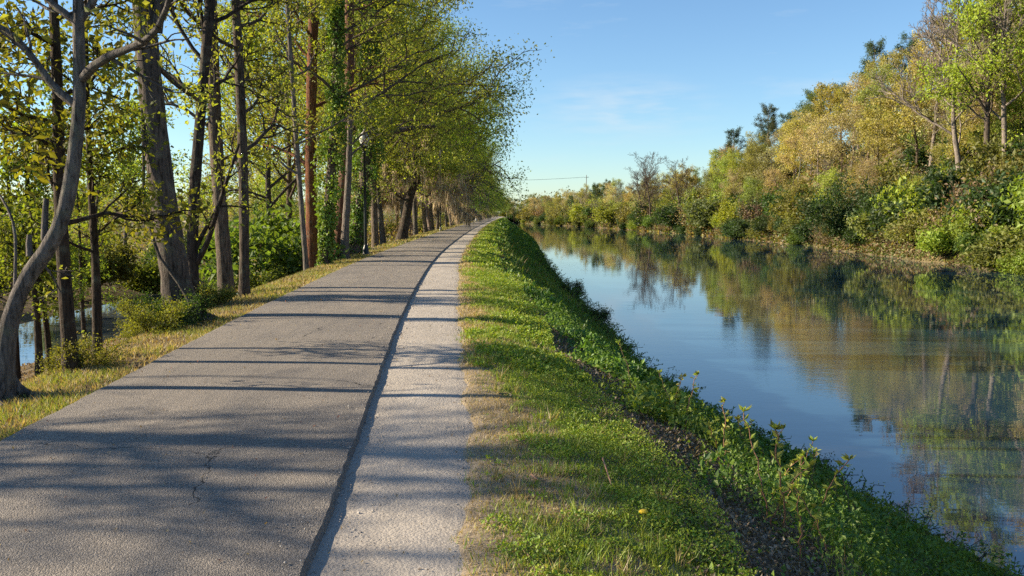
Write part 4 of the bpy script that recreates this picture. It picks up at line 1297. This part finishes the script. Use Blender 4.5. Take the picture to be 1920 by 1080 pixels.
# ------------------------------------------------------------------ lamps, posts, pole
M_BLACK = plain('black painted metal', (.016, .022, .022), .38, .3)
M_GLOBE = plain('frosted lamp globe', (.86, .86, .82), .35, trans=.12)
M_WHITE = plain('white painted post', (.78, .78, .76), .5)
M_WOODP = plain('weathered pole wood', (.12, .095, .075), .9, bump=.4)
def lathe(prof, k=20):
    a = np.arange(k) * 2 * np.pi / k
    r = np.array([p[0] for p in prof])[:, None]; zz = np.array([p[1] for p in prof])[:, None]
    V = np.stack([r * np.cos(a), r * np.sin(a), zz + 0 * a], -1)
    i = np.arange(V.shape[0] * k).reshape(-1, k)
    F = np.stack([i[:-1], np.roll(i[:-1], -1, 1), np.roll(i[1:], -1, 1), i[1:]], -1).reshape(-1, 4)
    acc = Acc(); acc.add(V.reshape(-1, 3), F)
    return acc
lamp_parts = [('base', lathe([(0, 0), (.17, 0), (.17, .05), (.13, .09), (.12, .30), (.10, .36), (.075, .42), (.065, .5), (0, .5)]).mesh('lamp_base', M_BLACK, True)),
              ('pole', lathe([(.062, .49), (.058, 2.0), (.05, 4.02), (.075, 4.03), (.075, 4.07), (.045, 4.09)]).mesh('lamp_pole', M_BLACK, True)),
              ('collar', lathe([(.045, 4.08), (.06, 4.16), (.10, 4.24), (.145, 4.27), (.145, 4.31), (0, 4.31)]).mesh('lamp_collar', M_BLACK, True)),
              ('globe', lathe([(.12, 4.305), (.15, 4.42), (.185, 4.56), (.19, 4.62), (.17, 4.70), (.13, 4.76)]).mesh('lamp_globe', M_GLOBE, True)),
              ('cap', lathe([(.135, 4.755), (.12, 4.80), (.07, 4.85), (.045, 4.87), (.05, 4.90), (.03, 4.94), (0, 4.96)]).mesh('lamp_cap', M_GLOBE, True))]
for (u, v, vt, lab) in ((686, 478, 243, 'nearest black lamp post with frosted acorn globe beside the ivy-clad tree'), (841, 433, 340, 'second black lamp post along the path among hanging moss'),
                        (886, 420.5, 366, 'third black lamp post along the path, in moss shade'), (904, 415.5, 375, 'farthest black lamp post, next to the white post')):
    p = at_plane(u, v, 0.0)
    x = min(p[0], float(XL(p[1])) - .25)
    d = p[1]
    h = (v - vt) / F_PX * d
    o = thing('street_lamp', lab, 'street lamp', (x, d, float(ground(x, d)) - .02), 0, h / 4.94, 'lamp posts along the path')
    for pn, me in lamp_parts:
        link(pn, me, o)
p = at_plane(908, 414.5, 0.0)
x = float(XL(p[1])) - .35
o = tag(link('white_post', lathe([(0, 0), (.28, 0), (.28, .3), (.2, .35), (.2, 3.6), (.24, 3.65), (.24, 3.8), (0, 3.95)]).mesh('white_post', M_WHITE, True)), 'white post at the far end of the path', 'post')
o.location = (x, p[1], 0)
# utility pole with cross arm and wires beyond the bend
pt = thing('utility_pole', 'wooden utility pole rising above the far trees', 'utility pole', tuple(at_depth(1099, 410, 455)))
pt.location.z = float(ground(pt.location.x, 455))
link('pole', lathe([(.22, 0), (.15, 21.5), (0, 21.5)], 10).mesh('utility_pole_shaft', M_WOODP, True), pt)
a = Acc(); tubes(a, np.array([[(-1.3, 0, 20.3), (0, 0, 20.3), (1.3, 0, 20.3)]]), np.full((1, 3), .09), 6)
link('crossarm', a.mesh('utility_pole_arm', M_WOODP), pt)
a = Acc()
for dx in (-1.2, 1.2):
    q = np.linspace(0, 1, 14)[:, None]
    W = np.array([dx, 0, 20.45]) * (1 - q) + np.array([dx - 75, 12, 19]) * q; W[:, 2] -= 3.2 * (q[:, 0] * (1 - q[:, 0]))
    tubes(a, W[None], np.full((1, 14), .035), 4)
link('wires', a.mesh('utility_wires', M_BLACK), pt)

# ------------------------------------------------------------------ small things
M_STONE = plain('grey stone', (.15, .145, .15), .9, bump=.6, scale=9)
def stone_mesh(seed, k=9, m=7):
    r = np.random.default_rng(seed)
    th = np.linspace(0, np.pi, m); ph = np.arange(k) * 2 * np.pi / k
    d = np.stack([np.sin(th)[:, None] * np.cos(ph), np.sin(th)[:, None] * np.sin(ph), np.cos(th)[:, None] + 0 * ph], -1)
    bumpy = 1 + .16 * np.sin(d @ r.normal(size=(3, 4)) * 3 + r.uniform(0, 6, 4)).sum(-1) / 2
    V = d * bumpy[..., None] * np.array([1, .75, .5])
    i = np.arange(m * k).reshape(m, k)
    F = np.stack([i[1:], np.roll(i[1:], -1, 1), np.roll(i[:-1], -1, 1), i[:-1]], -1).reshape(-1, 4)
    acc = Acc(); acc.add(V.reshape(-1, 3), F)
    return acc.mesh('stone', M_STONE, True)
for u, v, s, lab in ((1022, 652, .10, 'largest grey stone in the gully on the slope'), (1040, 668, .06, 'small grey stone just below the largest stone'), (1035, 684, .07, 'flat grey stone nearer than the largest stone'), (1062, 712, .06, 'half-hidden grey stone lowest in the gully')):
    p = hit(u, v)
    o = tag(link('stone', stone_mesh(int(u))), lab, 'stone', 'stones in the gully')
    o.location = (p[0], p[1], float(ground(p[0], p[1])) + s * .1); o.scale = (s, s, s); o.rotation_euler = (.1, .1, u)

M_STICK = plain('dry reddish stick', (.30, .17, .11), .8)
def stick(name, pix, r, label, lift=.02):
    P = []
    for u, v in pix:
        q = hit(u, v); P.append((q[0], q[1], float(ground(q[0], q[1])) + lift))
    P = chaikin(P, 2)
    acc = Acc(); tubes(acc, P[None], np.linspace(r, r * .6, len(P))[None], 6)
    return tag(link(name, acc.mesh(name, M_STICK, True)), label, 'stick', 'dry sticks on the grass')
stick('stick', [(996, 898), (1008, 908), (1024, 909)], .006, 'short pale curved stick on the dry grass by the gravel')
stick('stick', [(966, 832), (975, 836), (984, 833)], .006, 'tiny reddish stick near the gravel edge')
stick('stick', [(935, 742), (946, 743), (952, 740)], .008, 'small reddish stick in the bright clover')
stick('stick', [(1130, 878), (1140, 910), (1146, 930)], .006, 'thin tan stalk lying at the top of the slope', .06)
stick('stick', [(968, 1040), (985, 1046), (995, 1056)], .006, 'short reddish stick on the near grass')

# dandelion
M_YEL = plain('yellow petals', (.75, .50, .02), .6)
M_STEM = plain('green stem', (.12, .2, .04), .7)
p = hit(1206, 992)
o = thing('dandelion', 'yellow dandelion flower on the near slope edge', 'flower', (p[0], p[1], float(ground(p[0], p[1]))))
link('flower_head', lathe([(.004, .065), (.022, .072), (.026, .08), (.015, .088), (0, .09)], 12).mesh('dandelion_head', M_YEL), o)
link('stem', lathe([(.003, 0), (.0025, .068)], 6).mesh('dandelion_stem', M_STEM), o)

# tall weeds whose tips reach the sun
M_REDSTEM = plain('reddish weed stem', (.24, .12, .07), .7)
def make_weed(seed, h):
    r = np.random.default_rng(seed)
    ac, sa = Acc(), Acc()
    d = unit(np.array([r.normal() * .25, r.normal() * .25, 1]))
    bend = r.normal(size=3) * .34; bend[2] = -.05
    t = np.linspace(0, 1, 12)[:, None]
    P = d * h * t + bend * h * t ** 2 + r.normal(size=(12, 3)) * .008
    tubes(sa, P[None], np.linspace(.006, .003, 12)[None], 5)
    lp, ax = [], []
    for i in range(3, 12):
        for k in range(3):
            a = r.uniform(0, 6.28)
            lp.append(P[i]); ax.append((math.cos(a), math.sin(a), .45))
    for k in range(8):
        lp.append(P[-1]); a = r.uniform(0, 6.28); ax.append((math.cos(a), math.sin(a), .9))
    leaves(ac, np.array(lp), .058 * r.uniform(.5, 1.3, len(lp)), .42, .3, 0, tint=r.random(len(lp)), axis=np.array(ax))
    return sa.mesh('weed_stem', M_REDSTEM, True), ac.mesh('weed_leaves', M_LEAF, tint=True)
weeds = [make_weed(600 + i, h) for i, h in enumerate((.55, .68, .48, .74))]
WP = [(1400, 880), (1425, 868), (1452, 945), (1470, 960), (1492, 985), (1510, 960), (1530, 990), (1440, 985), (1560, 1000), (1590, 985), (1608, 1040), (1475, 1010), (1285, 812), (1262, 800), (1348, 870), (1650, 1065), (1500, 1060), (1185, 745), (1545, 1050), (1418, 905), (1436, 925), (1462, 930), (1484, 940), (1500, 972), (1522, 1010), (1548, 975), (1575, 1020), (1600, 1010), (1390, 850), (1630, 1045), (1450, 1000), (1270, 806), (1360, 880)]
for i, (u, v) in enumerate(WP):
    p = hit(u, v)
    o = thing('weed', '', 'weed', (p[0], p[1], float(ground(p[0], p[1]))), rng.uniform(0, 6), rng.uniform(.8, 1.15), 'tall weeds on the near slope')
    st, lf = weeds[i % 4]
    link('stem', st, o); link('leaves', lf, o, jit((.36, .40, .08)))
    AUTO.append((o, 'tall red-stemmed weed', 'on the near river slope'))
# leafy plant silhouetted against the water
for u, v, s, lab in ((1568, 905, .36, 'leafy plant standing out against the blue water near the bottom'), (1090, 556, .65, 'dark leafy plant at the water edge in mid distance'), (1165, 610, .6, 'dark leafy plant at the water edge nearer than the other'), (1480, 832, .34, 'small twiggy plant at the water edge')):
    p = at_plane(u, v, ZW + .3); y = p[1]; x = float(XW(y)) - .35
    o = thing('shrub', lab, 'shrub', (x, y, float(ground(x, y))), rng.uniform(0, 6), s, 'plants at the levee water edge')
    for pn, me, kd in fine_bush[0]:
        link(pn, me, o, (.05, .085, .022) if kd == 'leaf' else BRNB)

# driftwood on the right bank
M_LOG = plain('drowned grey wood', (.10, .085, .07), .9, bump=.5)
M_LOGP = plain('bleached wood', (.30, .22, .17), .85, bump=.5)
def log(pix, r, label, material, lift=.25):
    pts = []
    for u, v in pix:
        q = at_plane(u, max(v, 425), ZW + .1)
        x = min(q[0], float(XB(q[1])) + 1.5)
        pts.append((x, q[1], max(ZW + .05, float(ground(x, q[1]))) + lift * rng.random()))
    P = chaikin(pts, 2)
    t = Tree(int(pix[0][0]))
    t.limb(P, np.linspace(r, r * .45, len(P)), 7)
    t.side(P, np.linspace(r, r * .45, len(P)), .3, .95, 5, 1.1, .9, dict(seg=4, levels=2, n=[0, 3], rmin=.02, wig=.25, up=.05, ratio=.5, ang=.8))
    acc = Acc()
    for (n, k), lst in t.br.items():
        tubes(acc, np.stack([a for a, _ in lst]), np.stack([b for _, b in lst]), k)
    return tag(link('driftwood_log', acc.mesh('driftwood_log', material, True)), label, 'driftwood', 'driftwood along the right bank')
log([(1590, 470), (1618, 469), (1636, 472)], .16, 'dark log lying in the water below the dark evergreens', M_LOG)
log([(1640, 473), (1648, 470), (1656, 474)], .2, 'short dark stump at the water below the dark evergreens', M_LOG)
log([(1716, 486), (1735, 482), (1752, 470)], .22, 'pale reddish log sloping into the water', M_LOGP, .6)
log([(1775, 492), (1800, 492), (1825, 488)], .2, 'dark tangle of branches at the water near the right edge', M_LOG, .7)
log([(1385, 446), (1400, 444), (1415, 446)], .2, 'dark log at the water line in mid distance', M_LOG)

# red scrap between two trunks
p = bank_point(431, 1.9)
acc = Acc()
g = np.linspace(-1, 1, 7)
X, Y = np.meshgrid(g, g)
Z = .35 * np.sin(X * 2.3 + Y) + .25 * np.cos(Y * 3.1 - X)
V = np.stack([X * .12, Z * .12 + .03, (Y + 1) * .17], -1).reshape(-1, 3)
i = np.arange(49).reshape(7, 7)
F = np.stack([i[:-1, :-1], i[:-1, 1:], i[1:, 1:], i[1:, :-1]], -1).reshape(-1, 4)
acc.add(V, F)
o = tag(link('cloth_scrap', acc.mesh('cloth_scrap', plain('red cloth', (.62, .09, .05), .7), True)), 'crumpled red scrap between two straight trunks', 'litter')
o.modifiers.new('thickness', 'SOLIDIFY').thickness = .006
o.location = (p[0], p[1], float(ground(p[0], p[1])))

# ------------------------------------------------------------------ labels that tell repeats apart
ORD1 = ['', 'first', 'second', 'third', 'fourth', 'fifth', 'sixth', 'seventh', 'eighth', 'ninth', 'tenth', 'eleventh', 'twelfth', 'thirteenth', 'fourteenth',
        'fifteenth', 'sixteenth', 'seventeenth', 'eighteenth', 'nineteenth']
def ordinal(i):
    if i < 20:
        return ORD1[i]
    tens = ['', '', 'twent', 'thirt', 'fort', 'fift', 'sixt', 'sevent', 'eight', 'ninet'][i // 10]
    return tens + 'ieth' if i % 10 == 0 else tens + 'y-' + ORD1[i % 10]
byk = {}
for o, look, place in AUTO:
    q = proj(o.location)
    byk.setdefault((look, place), []).append((q[0] if q else -9999, o))
for (look, place), lst in byk.items():
    lst.sort(key=lambda a: -a[0])
    for i, (_, o) in enumerate(lst, 1):
        o['label'] = f'{look} {place}' if len(lst) == 1 else f'{look} {place}, {ordinal(i)} from the right'
print('objects', len(bpy.data.objects), 'faces', sum(len(m.polygons) for m in bpy.data.meshes))
